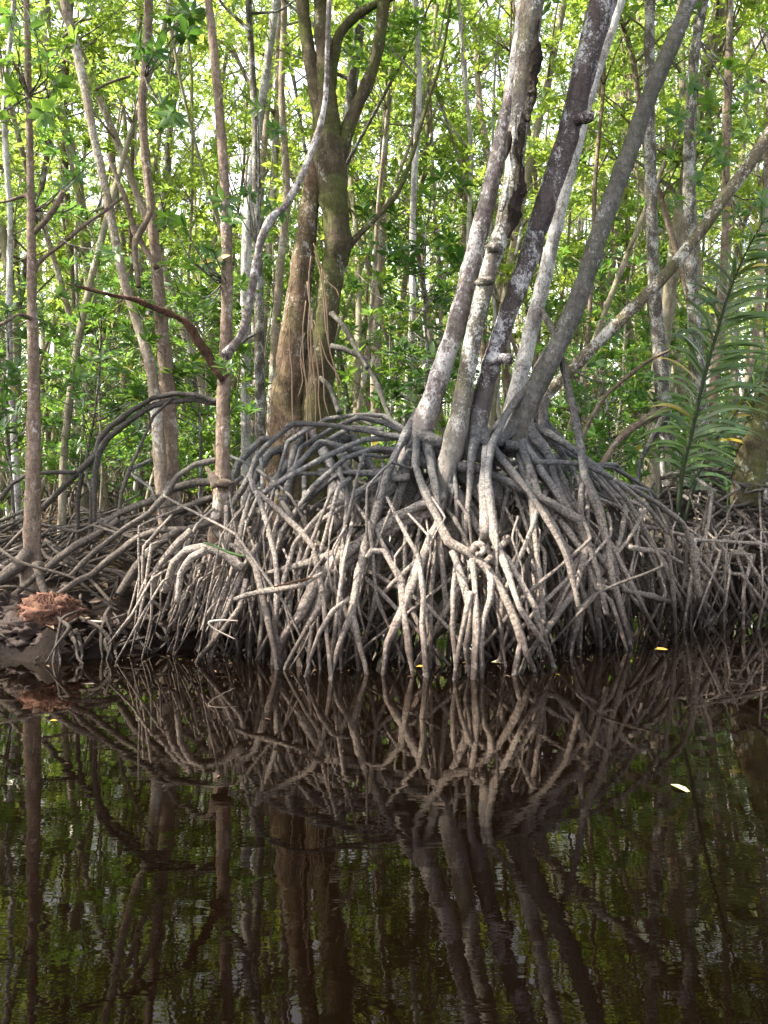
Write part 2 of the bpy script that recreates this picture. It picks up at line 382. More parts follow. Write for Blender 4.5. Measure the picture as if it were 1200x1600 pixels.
for i in range(GZ.shape[0]):
    if gy[i] > 30: break
    for j in range(GZ.shape[1]):
        if abs(gx[j]) < 20:
            v = Vector((float(gx[j]), float(gy[i]), 0.0))
            GZ[i, j] += mnoise.noise(v*0.9)*0.07+mnoise.noise(v*3.1)*0.045+mnoise.noise(v*9)*0.018+(max(0.0, min(1.0, -1.0-gx[j]))*max(0.0, 1-abs(gy[i]-5.6)/0.9)*(mnoise.noise(v*5)*0.07+mnoise.noise(v*14)*0.05))
nx, ny = len(gx), len(gy)
ii, jj = np.meshgrid(np.arange(ny-1), np.arange(nx-1), indexing='ij')
fa = np.stack([ii*nx+jj, ii*nx+jj+1, (ii+1)*nx+jj+1, (ii+1)*nx+jj], -1).reshape(-1, 4)
tag(link('ground', mesh_np('ground', np.stack([GX, GY, GZ], -1).reshape(-1, 3), fa.ravel(), np.full(len(fa), 4)), M['mud']),
    'dark brown mud bank and forest floor behind the water', kind='structure')
wm = mesh_np('water', [(-150, -60, 0), (150, -60, 0), (150, 60, 0), (-150, 60, 0)], [0, 1, 2, 3], [4])
tag(link('water', wm, M['water']), 'dark still river water mirroring the roots and trees', kind='structure')

# ---------------------------------------------------------------- hero trunk helper
def px_path(pts, Y, Y2=None):
    """(px, py, width_px) rows -> world points and radii; depth runs from Y (first) to Y2 (last)"""
    Y2 = Y if Y2 is None else Y2; n = len(pts); P, r = [], []
    for i, p in enumerate(pts):
        d = Y+(Y2-Y)*i/(n-1); P.append(at(p[0], p[1], d)); r.append(p[2]*0.5*d/F)
    return P, r
def grow_up(P, r, zt, bend=0.5):
    """continue a bottom-to-top path above the frame"""
    P = [np.asarray(p) for p in P]; r = list(r); d = unit(P[-1]-P[-2])
    while P[-1][2] < zt:
        d = unit(d*(1-0.12*bend)+np.array([0, 0, 0.12*bend])+rng.normal(0, 0.05, 3)); P.append(P[-1]+d*0.9); r.append(max(0.02, r[-1]*0.88))
    return P, r

CROWNS = []
def make_crown_mesh(seed, hi=False):
    q = np.random.default_rng(seed); n = 26
    c = np.stack([q.normal(0, 1.15, n), q.normal(0, 1.15, n), q.uniform(-0.6, 3.2, n)], -1)
    return whorl_mesh('crown', c, 13, q.uniform(0.35, 0.75, n), per=7, ln=0.125, q=q)
for s_ in range(4): CROWNS.append(make_crown_mesh(100+s_))

def hero_tree(name, path, Y, label, mat, Y2=None, zt=8.5, sides=22, bumps=0.16, crown=True, bend=0.5, group=None, step=0.035, cat='tree', rings=0.05, slim=0.84):
    P, r = px_path(path, Y, Y2); r = [x*slim for x in r]
    base = P[0].copy()
    t = thing(name, base, label, cat, group)
    if zt: P, r = grow_up(P, r, zt, bend)
    tb = Tubes().add(P, r, sides=sides, step=step, rough=rings, kink=0.15, bumps=bumps)
    tr = tb.build('trunk', mat, t, base)
    if crown:
        top = P[-1]; cm = rnd.choice(CROWNS)
        q = Tubes()
        for k in range(6):
            e = top+np.array([rnd.uniform(-1.2, 1.2), rnd.uniform(-1.2, 1.2), rnd.uniform(0.5, 2.6)])
            q.add([P[-2], (P[-1]+e)/2+rng.normal(0, 0.1, 3), e], [r[-1]*0.6, r[-1]*0.45, 0.008], sides=6, step=0.15)
        q.build('branch', mat, t, base)
        c = link('crown', cm, M['leaf'], t); c.location = tuple(float(v) for v in (top-base)); c.rotation_euler = (0, 0, rnd.uniform(0, 6.3))
    return t, base, P, r

# ---------------------------------------------------------------- the clump on the big mound (bottom-to-top paths)
T = {}
T['A'] = hero_tree('mangrove_tree', [(632, 728, 50), (650, 690, 46), (667, 645, 42), (690, 580, 38), (715, 500, 36), (735, 420, 34), (757, 330, 32), (778, 245, 30), (797, 150, 28), (812, 60, 26), (822, -20, 26)], 5.75,
    'mangrove with pale banded lichen bark, leftmost trunk rising from the big root mound', M['bark_pale'])
T['B'] = hero_tree('mangrove_tree', [(697, 795, 26), (694, 760, 38), (704, 715, 44), (716, 660, 40), (728, 590, 33), (745, 500, 32), (765, 420, 32), (786, 355, 34), (802, 275, 35), (812, 180, 36), (822, 90, 38), (832, -10, 42)], 5.6,
    'crooked mangrove with peeling bark and a dark hollow streak high on its trunk', M['bark_lichen'])
T['C'] = hero_tree('mangrove_tree', [(733, 720, 44), (741, 680, 42), (752, 630, 38), (767, 570, 36), (790, 500, 35), (820, 420, 37), (850, 325, 39), (880, 235, 41), (902, 155, 43), (922, 75, 46), (945, -10, 50)], 5.7,
    'purple-brown mangrove with two round knobs on its leaning trunk', M['bark_purple'])
T['D'] = hero_tree('mangrove_tree', [(792, 690, 34), (800, 640, 33), (822, 550, 30), (843, 465, 28), (862, 385, 25), (882, 305, 22), (903, 225, 20), (925, 140, 18)], 6.3,
    'whitish slim mangrove trunk half hidden behind the knobbed purple-brown trunk', M['bark_white'], zt=6.5)
T['E'] = hero_tree('mangrove_tree', [(806, 715, 38), (810, 680, 42), (824, 630, 42), (852, 578, 39), (882, 520, 37), (910, 450, 36), (935, 370, 34), (960, 300, 34), (985, 232, 33), (1012, 155, 32), (1046, 80, 31), (1078, 0, 28), (1095, -50, 27)], 5.85,
    'smooth dark grey mangrove curving up to the right from the big mound', M['bark_grey'])
T['F'] = hero_tree('mangrove_tree', [(812, 668, 30), (858, 612, 27), (910, 560, 26), (970, 500, 26), (1030, 440, 26), (1082, 378, 27), (1130, 312, 26), (1165, 265, 26), (1205, 205, 27), (1260, 140, 26)], 6.25,
    'olive-brown mangrove leaning lowest to the right, with white lichen patches', M['bark_olive'], zt=6.0, bend=1.2, slim=0.72)
# knobs, collars, hollow
def part(t, name, tub, mat): return tub.build(name, mat, t[0], t[1])
k = Tubes(); k.add([at(897, 190, 5.68), at(908, 186, 5.6), at(918, 183, 5.55)], [0.05, 0.042, 0.04], 14, 0.01, bumps=0.2).blob(at(917, 183, 5.55), 0.047, 3, 14); part(T['C'], 'knob', k, M['bark_purple'])
k = Tubes(); k.add([at(768, 562, 5.66), at(784, 560, 5.58), at(795, 562, 5.54)], [0.055, 0.04, 0.036], 14, 0.01, bumps=0.2).blob(at(794, 562, 5.54), 0.044, 5, 14); part(T['C'], 'knob', k, M['bark_purple'])
hol = bark('hollow_wood', (0.008, 0.006, 0.005), (0.05, 0.038, 0.03), 0.35, (0.2, 0.18, 0.15), 0, 0.1, 8, 2.0)
for pl in ([(795, 372, 5), (804, 330, 15), (810, 285, 12), (813, 250, 5)], [(812, 262, 4), (812, 235, 16), (818, 200, 9), (822, 175, 5)], [(824, 190, 5), (826, 150, 14), (832, 110, 18), (838, 75, 14), (842, 30, 6)], [(790, 250, 3), (795, 225, 9), (797, 205, 4)], [(808, 345, 4), (815, 300, 7), (818, 260, 3)]):
    k = Tubes(); P, r = px_path(pl, 5.535); k.add(P, r, 12, 0.015, 0.5, 0.3, 0.2, wob=0.01, bumps=1.4); part(T['B'], 'hollow', k, hol)
for pl in ([(783, 330, 4), (793, 290, 7), (797, 262, 2)], [(800, 240, 3), (803, 210, 6), (806, 180, 2)], [(805, 400, 3), (812, 370, 7), (816, 345, 2)]):
    k = Tubes(); P, r = px_path(pl, 5.50); k.add(P, r, 8, 0.02, 0.5, 0.2, 0.2, bumps=1.0); part(T['B'], 'bark_flake', k, M['bark_lichen'])
for cx, cy, rr in ((771, 388, 0.058), (757, 440, 0.052)):
    k = Tubes(); k.blob(at(cx, cy, 5.56), (rr*1.15, rr, rr*0.75), int(cx), 14); part(T['B'], 'burl', k, M['bark_lichen'])

# ---------------------------------------------------------------- prop roots
WX = [250, 310, 430, 517, 560, 644, 740, 830, 860, 935, 985, 1027, 1060, 1110, 1160]
WYp = [1020, 1028, 1036, 1054, 1046, 1047, 1050, 1045, 1028, 1008, 1008, 992, 985, 975, 960]
def front_depth(px):
    wy = np.interp(px, WX, WYp); return H*F/(wy-YH)
def mound_depth(px, py):
    return mound_depth0(px, py)-0.05
def mound_depth0(px, py):
    wy = float(np.interp(px, WX, WYp)); wd = H*F/(wy-YH); t = max(0.0, (wy-py)/(wy-690)); return wd+(5.75-wd)*t**1.25
root_count = {}
def put_root(tree, P, r, mat='root', name='prop_root', sides=9, step=0.032, rough=0.13, nodes=0.16, kink=0.86, wob=0.002, extra=()):
    tb = Tubes(); tb.add(P, r, sides, step, rough, nodes, kink, wob)
    for p2, r2 in extra: tb.add(p2, r2, sides, step, rough, nodes, kink, wob)
    return tb.build(name, M[mat], tree[0], tree[1])
def dive(P, r):
    """let the lower end go on under the water"""
    P = list(P); d = unit(P[-1]-P[-2]); d = unit(d+np.array([0, 0, -0.5]))
    P.append(P[-1]+d*0.35); r = list(r)+[r[-1]*0.9]; return P, r
def hero_root(tree, pts, off=0.0, dv=True, mat='root', forks=(), **kw):
    """pts: (px, py, width px), depth from the mound surface; forks: more pt lists"""
    name_ = kw.get('name')
    def conv(pl, dv):
        P, r = [], []
        for p in pl:
            d = (p[3] if len(p) > 3 else mound_depth(p[0], p[1])+off)
            if not dv and p is pl[-1] and name_ != 'broken_root': d += 0.28
            P.append(at(p[0], p[1], d)); r.append(p[2]*0.385*d/F)
        return dive(P, r) if dv else (P, r)
    P, r = conv(pts, dv)
    ex = [conv(f, True) for f in forks]
    return put_root(tree, P, r, mat=mat, extra=ex, **kw)
A, B, C_, D_, E_, F_ = (T[k] for k in 'ABCDEF')
# long front roots traced from the photo
hero_root(A, [(655, 645, 24), (640, 668, 20), (621, 704, 16), (600, 754, 16), (587, 800, 15), (571, 850, 15), (558, 908, 16), (549, 958, 16), (530, 1005, 12), (517, 1054, 9)], -0.05, forks=[[(549, 955, 15), (562, 1010, 14), (572, 1044, 11)]])
hero_root(A, [(652, 672, 14), (650, 700, 14), (648, 729, 16), (665, 771, 17), (683, 808, 17), (700, 846, 20), (735, 865, 19), (762, 890, 17), (785, 925, 17), (805, 970, 16), (822, 1020, 15), (834, 1046, 10)], -0.07, forks=[[(815, 1000, 13), (806, 1040, 12)]])
hero_root(A, [(650, 690, 16), (625, 683, 13), (567, 672, 11), (508, 664, 10), (458, 662, 10), (425, 688, 11), (400, 715, 12), (391, 746, 12), (400, 768, 12), (429, 790, 12), (467, 827, 12), (492, 858, 11), (512, 887, 10)], 0.0, dv=False)
hero_root(A, [(655, 700, 14), (625, 684, 12), (567, 688, 11), (517, 710, 11), (479, 729, 10), (437, 752, 10), (405, 775, 9), (380, 830, 9), (350, 930, 10), (330, 1020, 10)], 0.05)
hero_root(A, [(400, 768, 9), (415, 810, 11), (430, 870, 11), (434, 920, 12), (430, 980, 13), (437, 1036, 12)], -0.02)
hero_root(A, [(392, 770, 8), (380, 815, 11), (372, 850, 13), (400, 885, 13), (408, 925, 13), (420, 975, 12), (432, 1030, 12)], -0.08)
hero_root(B, [(695, 775, 22), (658, 790, 20), (617, 808, 20), (571, 842, 21), (525, 875, 24), (497, 905, 26), (470, 960, 22), (440, 1000, 18), (432, 1038, 14)], 0.02)
hero_root(B, [(560, 850, 20), (510, 872, 22), (460, 885, 14), (415, 897, 10), (385, 930, 9)], 0.04, dv=False)
hero_root(B, [(690, 795, 20), (633, 815, 18), (592, 838, 19), (550, 872, 18), (525, 900, 22), (500, 940, 20), (477, 985, 17), (468, 1035, 13)], 0.10)
hero_root(A, [(572, 872, 9), (580, 861, 11), (600, 862, 12), (614, 885, 13), (627, 908, 14), (630, 954, 14), (640, 1015, 13), (645, 1048, 10)], -0.06, forks=[[(627, 905, 10), (637, 935, 5)][:2]] if False else ())
hero_root(B, [(737, 875, 12), (742, 917, 12), (745, 990, 14), (741, 1050, 12)], -0.10)
hero_root(B, [(706, 862, 12), (716, 885, 15), (727, 920, 15), (738, 960, 13), (728, 1010, 11), (733, 1052, 9)], -0.06)
hero_root(B, [(712, 880, 9), (708, 925, 12), (707, 975, 11), (712, 1040, 9)], -0.04)
hero_root(B, [(736, 925, 10), (722, 985, 10), (712, 1044, 9)], -0.12)
hero_root(C_, [(760, 885, 12), (768, 905, 14), (766, 935, 14), (755, 970, 13), (750, 1015, 14), (752, 1045, 12)], -0.08)
hero_root(A, [(684, 815, 13), (668, 850, 15), (658, 875, 19), (646, 908, 20), (625, 965, 18), (605, 1005, 15), (600, 1040, 12)], -0.05)
hero_root(A, [(604, 776, 6), (616, 800, 7), (634, 835, 8), (654, 872, 9), (662, 930, 12), (660, 980, 11), (664, 1025, 14)], -0.09)
hero_root(A, [(658, 870, 10), (620, 905, 10), (587, 940, 9)], -0.04, dv=False)
hero_root(C_, [(715, 728, 18), (740, 731, 18), (765, 740, 16), (800, 756, 18), (850, 780, 17), (903, 812, 20), (918, 850, 16), (900, 920, 13), (868, 965, 13), (838, 1005, 12), (822, 1030, 10)], -0.02, forks=[[(916, 845, 15), (926, 920, 13), (936, 985, 14), (938, 1012, 10)]])
hero_root(C_, [(760, 700, 20), (758, 740, 22), (757, 780, 24), (758, 830, 22), (752, 856, 17)], -0.12, dv=False)
hero_root(E_, [(852, 548, 14), (828, 600, 15), (792, 645, 14), (768, 695, 16), (760, 745, 18), (765, 790, 20), (772, 840, 18), (790, 885, 14), (812, 950, 12), (850, 1005, 10)], -0.14)
hero_root(E_, [(838, 465, 12), (865, 520, 13), (882, 580, 14), (896, 640, 14), (908, 700, 16), (915, 745, 17), (935, 790, 15), (950, 850, 14), (955, 900, 15), (970, 950, 13), (984, 1008, 11)], -0.05)
hero_root(E_, [(910, 740, 14), (907, 800, 13), (900, 860, 10)], 0.05, dv=False)
hero_root(E_, [(790, 695, 22), (815, 700, 18), (832, 745, 16), (852, 800, 15), (882, 855, 14), (895, 890, 13), (915, 935, 12), (932, 1000, 10)], 0.03)
hero_root(E_, [(815, 690, 22), (845, 735, 17), (875, 778, 15), (905, 830, 12), (960, 900, 10), (1010, 960, 8)], 0.08)
hero_root(E_, [(822, 690, 22), (860, 740, 15), (900, 800, 13), (950, 870, 12), (985, 1000, 11)], 0.18)
hero_root(E_, [(835, 722, 12), (870, 722, 10), (912, 726, 10), (975, 755, 10), (1025, 785, 11), (1068, 818, 10), (1082, 855, 10), (1092, 920, 10), (1108, 975, 8)], 0.05)
hero_root(E_, [(960, 748, 9), (1010, 790, 9), (1040, 830, 9), (1050, 900, 9), (1055, 985, 8)], 0.0)
hero_root(F_, [(825, 662, 18), (862, 680, 16), (900, 705, 15), (940, 735, 12), (975, 775, 11), (1020, 850, 10), (1060, 930, 9), (1075, 985, 8)], 0.3)
hero_root(F_, [(1060, 840, 9), (1105, 890, 11), (1135, 940, 10), (1120, 985, 8)], 0.1)
hero_root(E_, [(955, 850, 9), (993, 925, 9), (1028, 992, 7)], -0.05)
hero_root(C_, [(770, 852, 10), (792, 872, 12), (812, 905, 12), (833, 945, 12), (848, 985, 11), (861, 1028, 9)], -0.08)
hero_root(E_, [(945, 905, 12), (935, 925, 12), (905, 955, 11), (895, 1005, 8)], -0.05)
hero_root(E_, [(958, 920, 9), (930, 915, 10), (955, 940, 9), (975, 1000, 8)], -0.1)
hero_root(E_, [(950, 845, 12, 6.5), (985, 855, 12), (1030, 862, 10), (1065, 880, 8)], 0.1, dv=False)
hero_root(E_, [(945, 915, 12, 6.4), (975, 922, 10), (1020, 932, 13), (1050, 942, 10)], 0.1, dv=False)
hero_root(E_, [(1080, 835, 10), (1085, 880, 14), (1092, 930, 12), (1115, 960, 9), (1098, 990, 6)], 0.05)
hero_root(C_, [(860, 835, 12, 5.9), (880, 850, 12), (905, 870, 10), (880, 930, 12), (850, 960, 10)], 0.1, dv=False)
hero_root(A, [(490, 862, 10), (497, 890, 12), (503, 925, 12), (500, 948, 12), (478, 985, 9), (448, 1038, 8)], -0.06, forks=[[(487, 978, 8), (483, 1034, 9)], [(505, 930, 9), (510, 990, 10), (515, 1032, 10)]])
hero_root(A, [(545, 935, 9), (520, 955, 12), (500, 985, 10), (485, 1028, 8)], -0.10)
hero_root(A, [(525, 892, 14), (505, 897, 11), (530, 930, 11), (555, 990, 12), (560, 1040, 10)], 0.03)
hero_root(A, [(403, 850, 10), (385, 880, 12), (360, 940, 12), (335, 1000, 13), (328, 1035, 14)], -0.03)
hero_root(A, [(385, 905, 9), (375, 950, 11), (345, 990, 11), (310, 1030, 9)], -0.07)
hero_root(A, [(505, 895, 8), (470, 915, 11), (425, 922, 12), (385, 930, 12), (366, 938, 9)], -0.18, dv=False, name='broken_root')
hero_root(B, [(850, 970, 10), (825, 1000, 12), (800, 1012, 10)][:2], -0.06, dv=False)
# the coil knot in front
kp = [at(748+8*math.cos(a), 858+8*math.sin(a), mound_depth(748, 858)-0.11-0.012*a) for a in np.linspace(2.4, 8.3, 12)]
put_root(B, kp, list(np.linspace(0.022, 0.014, 12)), name='root_coil', kink=0, step=0.015)
# blue-grey arches left of the pale trunk
for (a_, b_, c_, d_, e_, w_, o_) in [((640, 706), (590, 700), (540, 715), (490, 760), (440, 830), 11, 0.1), ((650, 715), (600, 705), (545, 700), (500, 690), (455, 740), 12, 0.2),
        ((640, 745), (590, 750), (550, 775), (505, 800), (460, 850), 12, 0.0), ((640, 720), (580, 740), (530, 742), (470, 740), (430, 760), 9, 0.25),
        ((660, 730), (610, 735), (570, 770), (530, 795), (480, 830), 12, 0.12), ((600, 672), (550, 668), (510, 690), (470, 720), (425, 765), 10, 0.3),
        ((655, 690), (600, 660), (560, 652), (520, 670), (470, 700), 11, 0.45), ((645, 680), (600, 650), (560, 648), (510, 655), (450, 690), 10, 0.7)]:
    hero_root(A, [(a_[0], a_[1], w_+3), (b_[0], b_[1], w_), (c_[0], c_[1], w_), (d_[0], d_[1], w_-1), (e_[0], e_[1], w_-2), (e_[0]-25, e_[1]+90, w_-2), (e_[0]-35, e_[1]+190, w_-2)], o_)
# collar roots joining the trunks
for pl, o_ in [([(640, 720, 40), (600, 770, 36), (575, 800, 24)], 0.15), ([(650, 680, 26), (690, 692, 22), (720, 700, 20)], -0.05), ([(655, 720, 26), (690, 730, 26), (730, 745, 24)], 0.05),
               ([(740, 690, 30), (775, 690, 22), (805, 700, 22)], 0.0), ([(700, 760, 30), (705, 820, 30), (690, 880, 24), (672, 920, 18)], 0.35), ([(760, 720, 34), (780, 780, 24), (800, 850, 18)], 0.3),
               ([(640, 730, 30), (645, 790, 30), (632, 850, 30)], 0.4), ([(660, 700, 16), (620, 735, 15), (560, 740, 13), (500, 735, 11)], 0.1)]:
    hero_root(B, pl, o_, dv=False, mat='root')

# tapering buttress roots that carry each trunk into the tangle
qb = np.random.default_rng(31)
for kk, n_, r_ in (('A', 6, 0.060), ('B', 5, 0.048), ('C', 6, 0.055), ('E', 6, 0.055), ('F', 4, 0.045), ('D', 3, 0.04)):
    base, Pt = T[kk][1], T[kk][2]; ax_ = unit(Pt[1]-Pt[0])
    for i in range(n_):
        a = -math.pi/2+(i-(n_-1)/2)*(4.2/n_)+qb.normal(0, 0.2); o_ = np.array([math.cos(a), math.sin(a)*0.7, 0])
        s_ = base+ax_*qb.uniform(0.16, 0.34); l_ = qb.uniform(0.45, 0.95)
        P = [s_, s_+o_*0.10+np.array([0, 0, -0.13]), s_+o_*0.24+np.array([0, 0, -0.27]), s_+o_*l_*0.62+np.array([0, 0, -0.50]), s_+o_*l_+np.array([0, 0, -0.88]), s_+o_*(l_+0.12)+np.array([0, 0, -1.25])]
        P = [p+(qb.normal(0, 0.012, 3) if j > 1 else 0) for j, p in enumerate(P)]
        put_root(T[kk], P, [r_, r_*0.85, r_*0.6, r_*0.42, r_*0.34, r_*0.28], kink=0.3)
# procedural roots for the rest of the mound
heads = {k: T[k][1]+np.array([0, 0, 0.02]) for k in T}
def arch_pts(s, e, q, flat=2.4, jit=0.035, nseg=6):
    P = []
    for i in range(nseg+1):
        t = i/nseg; h = s[:2]+(e[:2]-s[:2])*(t**0.85)
        z = s[2]*(1-t**flat)+0.10*math.sin(t*math.pi)*s[2]*0.6
        P.append(np.array([h[0], h[1], max(z, 0 if i < nseg else -0.02)])+(q.normal(0, jit, 3) if 0 < i < nseg else 0))
    return P
q = np.random.default_rng(21)
keys = list('ABCDEF'); cnt = {k: 0 for k in keys}
drops = []
def owner(p): return min(keys, key=lambda k: np.linalg.norm(heads[k][:2]-p[:2])+cnt[k]*0.006)
def foot(px, back=0.0):
    Y = float(front_depth(px))+back; return np.array([(px-600)/F*Y, Y, -0.02])
def add_prop(ow, P, r, ex=(), kink=0.85, lim=96):
    if cnt[ow] < lim:
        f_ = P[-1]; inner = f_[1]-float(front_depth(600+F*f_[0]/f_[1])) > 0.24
        P2, r2 = dive(P, r); put_root(T[ow], P2, r2, extra=ex, kink=kink, mat='root_inner_shade' if inner else 'root'); cnt[ow] += 1
for i in range(46):
    px = q.uniform(330, 1115) if q.random() < 0.55 else q.uniform(760, 1115); back = q.random() < 0.3
    e = foot(px, q.uniform(0.15, 0.7) if not back else q.uniform(0.8, 1.7)); ow = owner(e+np.array([0, 0.6, 0])); s = heads[ow].copy()
    s = s+np.array([q.uniform(-0.28, 0.28), q.uniform(-0.1, 0.15), 0]); s[2] = q.uniform(0.85, 1.45)
    dist = np.linalg.norm(e[:2]-s[:2]); P = arch_pts(s, e, q, flat=1.6+0.9*min(dist, 2)+q.uniform(-0.4, 0.6), jit=0.05, nseg=5)
    r0 = q.uniform(0.011, 0.022); add_prop(ow, P, list(np.linspace(r0, r0*0.62, len(P))), kink=0.75)
    for k in range(3):
        t = q.uniform(0.2, 0.85); f = t*(len(P)-1); a = int(f); p = P[a]*(1-(f-a))+P[min(a+1, len(P)-1)]*(f-a)
        if p[2] > 0.35: drops.append((p, ow))
def fork(m2, r0, ln=0.2):
    e2 = np.array([m2[0]+q.choice([-1, 1])*q.uniform(0.05, ln), m2[1]-q.uniform(-0.08, 0.1), -0.02]); return dive([m2, (m2+e2)/2+q.normal(0, 0.012, 3), e2], [r0*0.95, r0*0.85, r0*0.75])
for p, ow in drops[::4]+drops[1::4]+drops[2::4]:
    e = p+np.array([q.normal(0, 0.26)*p[2], -abs(q.normal(0.1, 0.15))*p[2], 0]); e[2] = -0.02
    pxe = 600+F*e[0]/e[1]; e[1] = max(e[1], float(front_depth(pxe))+0.05)
    r0 = q.uniform(0.006, 0.0145); m1 = p*0.66+e*0.34+q.normal(0, 0.03, 3); m2 = p*0.33+e*0.67+q.normal(0, 0.025, 3)
    add_prop(ow, [p, m1, m2, e], [r0, r0*1.05, r0*0.95, r0*0.85], [fork(m2, r0)] if q.random() < 0.45 else ())
# straighter props hung from the lower arches, leaning every way, many forking above the water
for i in range(72):
    px = q.uniform(325, 1115); e = foot(px, abs(q.normal(0.05, 0.3))+0.02)
    zt = q.uniform(0.5, 1.1)*(1.0 if px < 960 else 0.72); lean = q.normal(0, 0.30)
    top = e+np.array([lean*zt, q.uniform(0.12, 0.5)*zt, 0]); top[2] = zt; r0 = q.uniform(0.007, 0.0165)
    mid = top*0.45+e*0.55+np.array([q.normal(0, 0.04), q.normal(0, 0.025), 0.02])
    hook = top+np.array([lean*0.5+q.normal(0, 0.1), q.uniform(0.3, 0.6), q.uniform(0.05, 0.3)]); lim = hook+np.array([q.normal(0, 0.15), 0.25, 0.1])
    ow = min(keys, key=lambda k: abs(heads[k][0]-e[0])*0.4+cnt[k]*0.02)
    add_prop(ow, [lim, hook, top, mid, e], [r0*1.3, r0*1.2, r0, r0, r0*0.85], [fork(mid, r0)] if q.random() < 0.5 else (), 0.8)
# long low diagonals crossing the face of the mound
for i in range(34):
    px = q.uniform(350, 1080); sg = q.choice([-1, 1]); e = foot(px, q.uniform(0.05, 0.45)); ln = q.uniform(0.35, 0.95); zt = q.uniform(0.45, 0.95)*(1.0 if px < 930 else 0.7)
    top = e+np.array([sg*ln, q.uniform(0.15, 0.5), 0]); top[2] = zt
    pxt = 600+F*top[0]/top[1]
    if not 340 < pxt < 1040: continue
    r0 = q.uniform(0.010, 0.021); mid = (top+e)/2+np.array([0, 0, q.uniform(0.0, 0.14)])+q.normal(0, 0.025, 3)
    back = top+np.array([sg*q.uniform(0, 0.2), 0.45, q.uniform(-0.05, 0.25)]); ow = min(keys, key=lambda k: abs(heads[k][0]-e[0])*0.4+cnt[k]*0.02)
    add_prop(ow, [back, top, mid, e], [r0*1.1, r0, r0*0.95, r0*0.8], [fork(mid, r0, 0.15)] if q.random() < 0.6 else (), 0.7, 99)
# thin young roots that still hang free
for i in range(26):
    px = q.uniform(340, 1080); p = foot(px, q.uniform(0.05, 0.35)); p[2] = q.uniform(0.45, 0.95); e = p+np.array([q.normal(0, 0.05), -q.uniform(0, 0.06), -q.uniform(0.12, 0.4)])
    ow = min(keys, key=lambda k: abs(heads[k][0]-e[0])*0.4+cnt[k]*0.02)
    if cnt[ow] < 100: put_root(T[ow], [p+np.array([q.normal(0, 0.08), 0.3, 0.12]), p, (p+e)/2+q.normal(0, 0.01, 3), e], [0.008, 0.0065, 0.005, 0.003], kink=0.6); cnt[ow] += 1

# bleached and green twigs resting on the roots
def twig(name, pts, Y, label, mat, cat='twig', w=None):
    P, r = px_path(pts, Y); t = Tubes(); t.add([p-P[0] for p in P], r, 7, 0.02, 0.1, 0.1, 0.3)
    o = t.build(name, mat); o.location = tuple(float(v) for v in P[0]); tag(o, label, cat); return o
twig('bleached_twig', [(372, 970, 2), (345, 969, 3), (329, 971, 3.2), (326, 974, 3.2), (337, 984, 3), (368, 999, 2)], 4.98, 'bent bleached white twig looped around the left front root of the mound', M['twig_white'])
twig('bleached_twig', [(127, 970, 3), (145, 971, 4), (161, 972, 4)], 5.3, 'short straight white twig lying on the dark mud below the thin left trunk', M['twig_white'])
twig('green_vine', [(318, 848, 3), (335, 853, 3), (360, 864, 4), (384, 870, 3)], 4.95, 'thin green vine stem lying along the left arched root', M['twig_green'], 'vine')
twig('red_twig', [(492, 902, 3), (460, 909, 3), (428, 917, 3)], 4.86, 'thin reddish twig lying on the broken horizontal root', M['bark_dead'])

# ---------------------------------------------------------------- left-hand trees
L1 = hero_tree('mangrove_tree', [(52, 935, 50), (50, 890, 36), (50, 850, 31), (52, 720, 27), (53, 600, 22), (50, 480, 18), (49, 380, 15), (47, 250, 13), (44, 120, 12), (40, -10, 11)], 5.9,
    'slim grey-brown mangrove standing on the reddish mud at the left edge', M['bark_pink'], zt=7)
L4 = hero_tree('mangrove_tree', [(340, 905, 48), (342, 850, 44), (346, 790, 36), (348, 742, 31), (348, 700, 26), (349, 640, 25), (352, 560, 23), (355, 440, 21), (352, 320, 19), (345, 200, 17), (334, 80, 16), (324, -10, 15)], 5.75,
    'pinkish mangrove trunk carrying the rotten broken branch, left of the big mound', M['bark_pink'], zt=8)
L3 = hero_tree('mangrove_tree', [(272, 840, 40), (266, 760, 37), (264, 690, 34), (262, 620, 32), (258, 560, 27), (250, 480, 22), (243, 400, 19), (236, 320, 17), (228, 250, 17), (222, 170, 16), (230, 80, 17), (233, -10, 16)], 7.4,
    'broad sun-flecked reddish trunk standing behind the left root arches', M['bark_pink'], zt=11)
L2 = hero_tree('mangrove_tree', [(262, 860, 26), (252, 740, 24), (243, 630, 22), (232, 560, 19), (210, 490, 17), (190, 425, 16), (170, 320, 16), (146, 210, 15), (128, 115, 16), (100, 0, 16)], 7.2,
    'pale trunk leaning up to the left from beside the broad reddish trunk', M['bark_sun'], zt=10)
L5 = hero_tree('mangrove_tree', [(408, 780, 22), (406, 650, 19), (405, 500, 17), (402, 350, 17), (399, 200, 13), (393, 90, 12), (388, -10, 12)], 8.2,
    'thin dark brown trunk just right of the pinkish trunk', M['bark_spotted'], zt=11)
L8 = hero_tree('mangrove_tree', [(385, 800, 20), (384, 640, 18), (383, 480, 18), (387, 350, 19), (396, 260, 16), (415, 120, 15), (432, 0, 14)], 9.6,
    'bright whitish trunk behind the thin dark brown trunk', M['bark_white'], zt=13)
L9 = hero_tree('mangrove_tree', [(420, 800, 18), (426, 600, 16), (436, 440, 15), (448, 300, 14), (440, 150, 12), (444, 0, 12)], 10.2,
    'slender pale trunk between the whitish trunk and the mossy twin trunk', M['bark_sun'], zt=13)
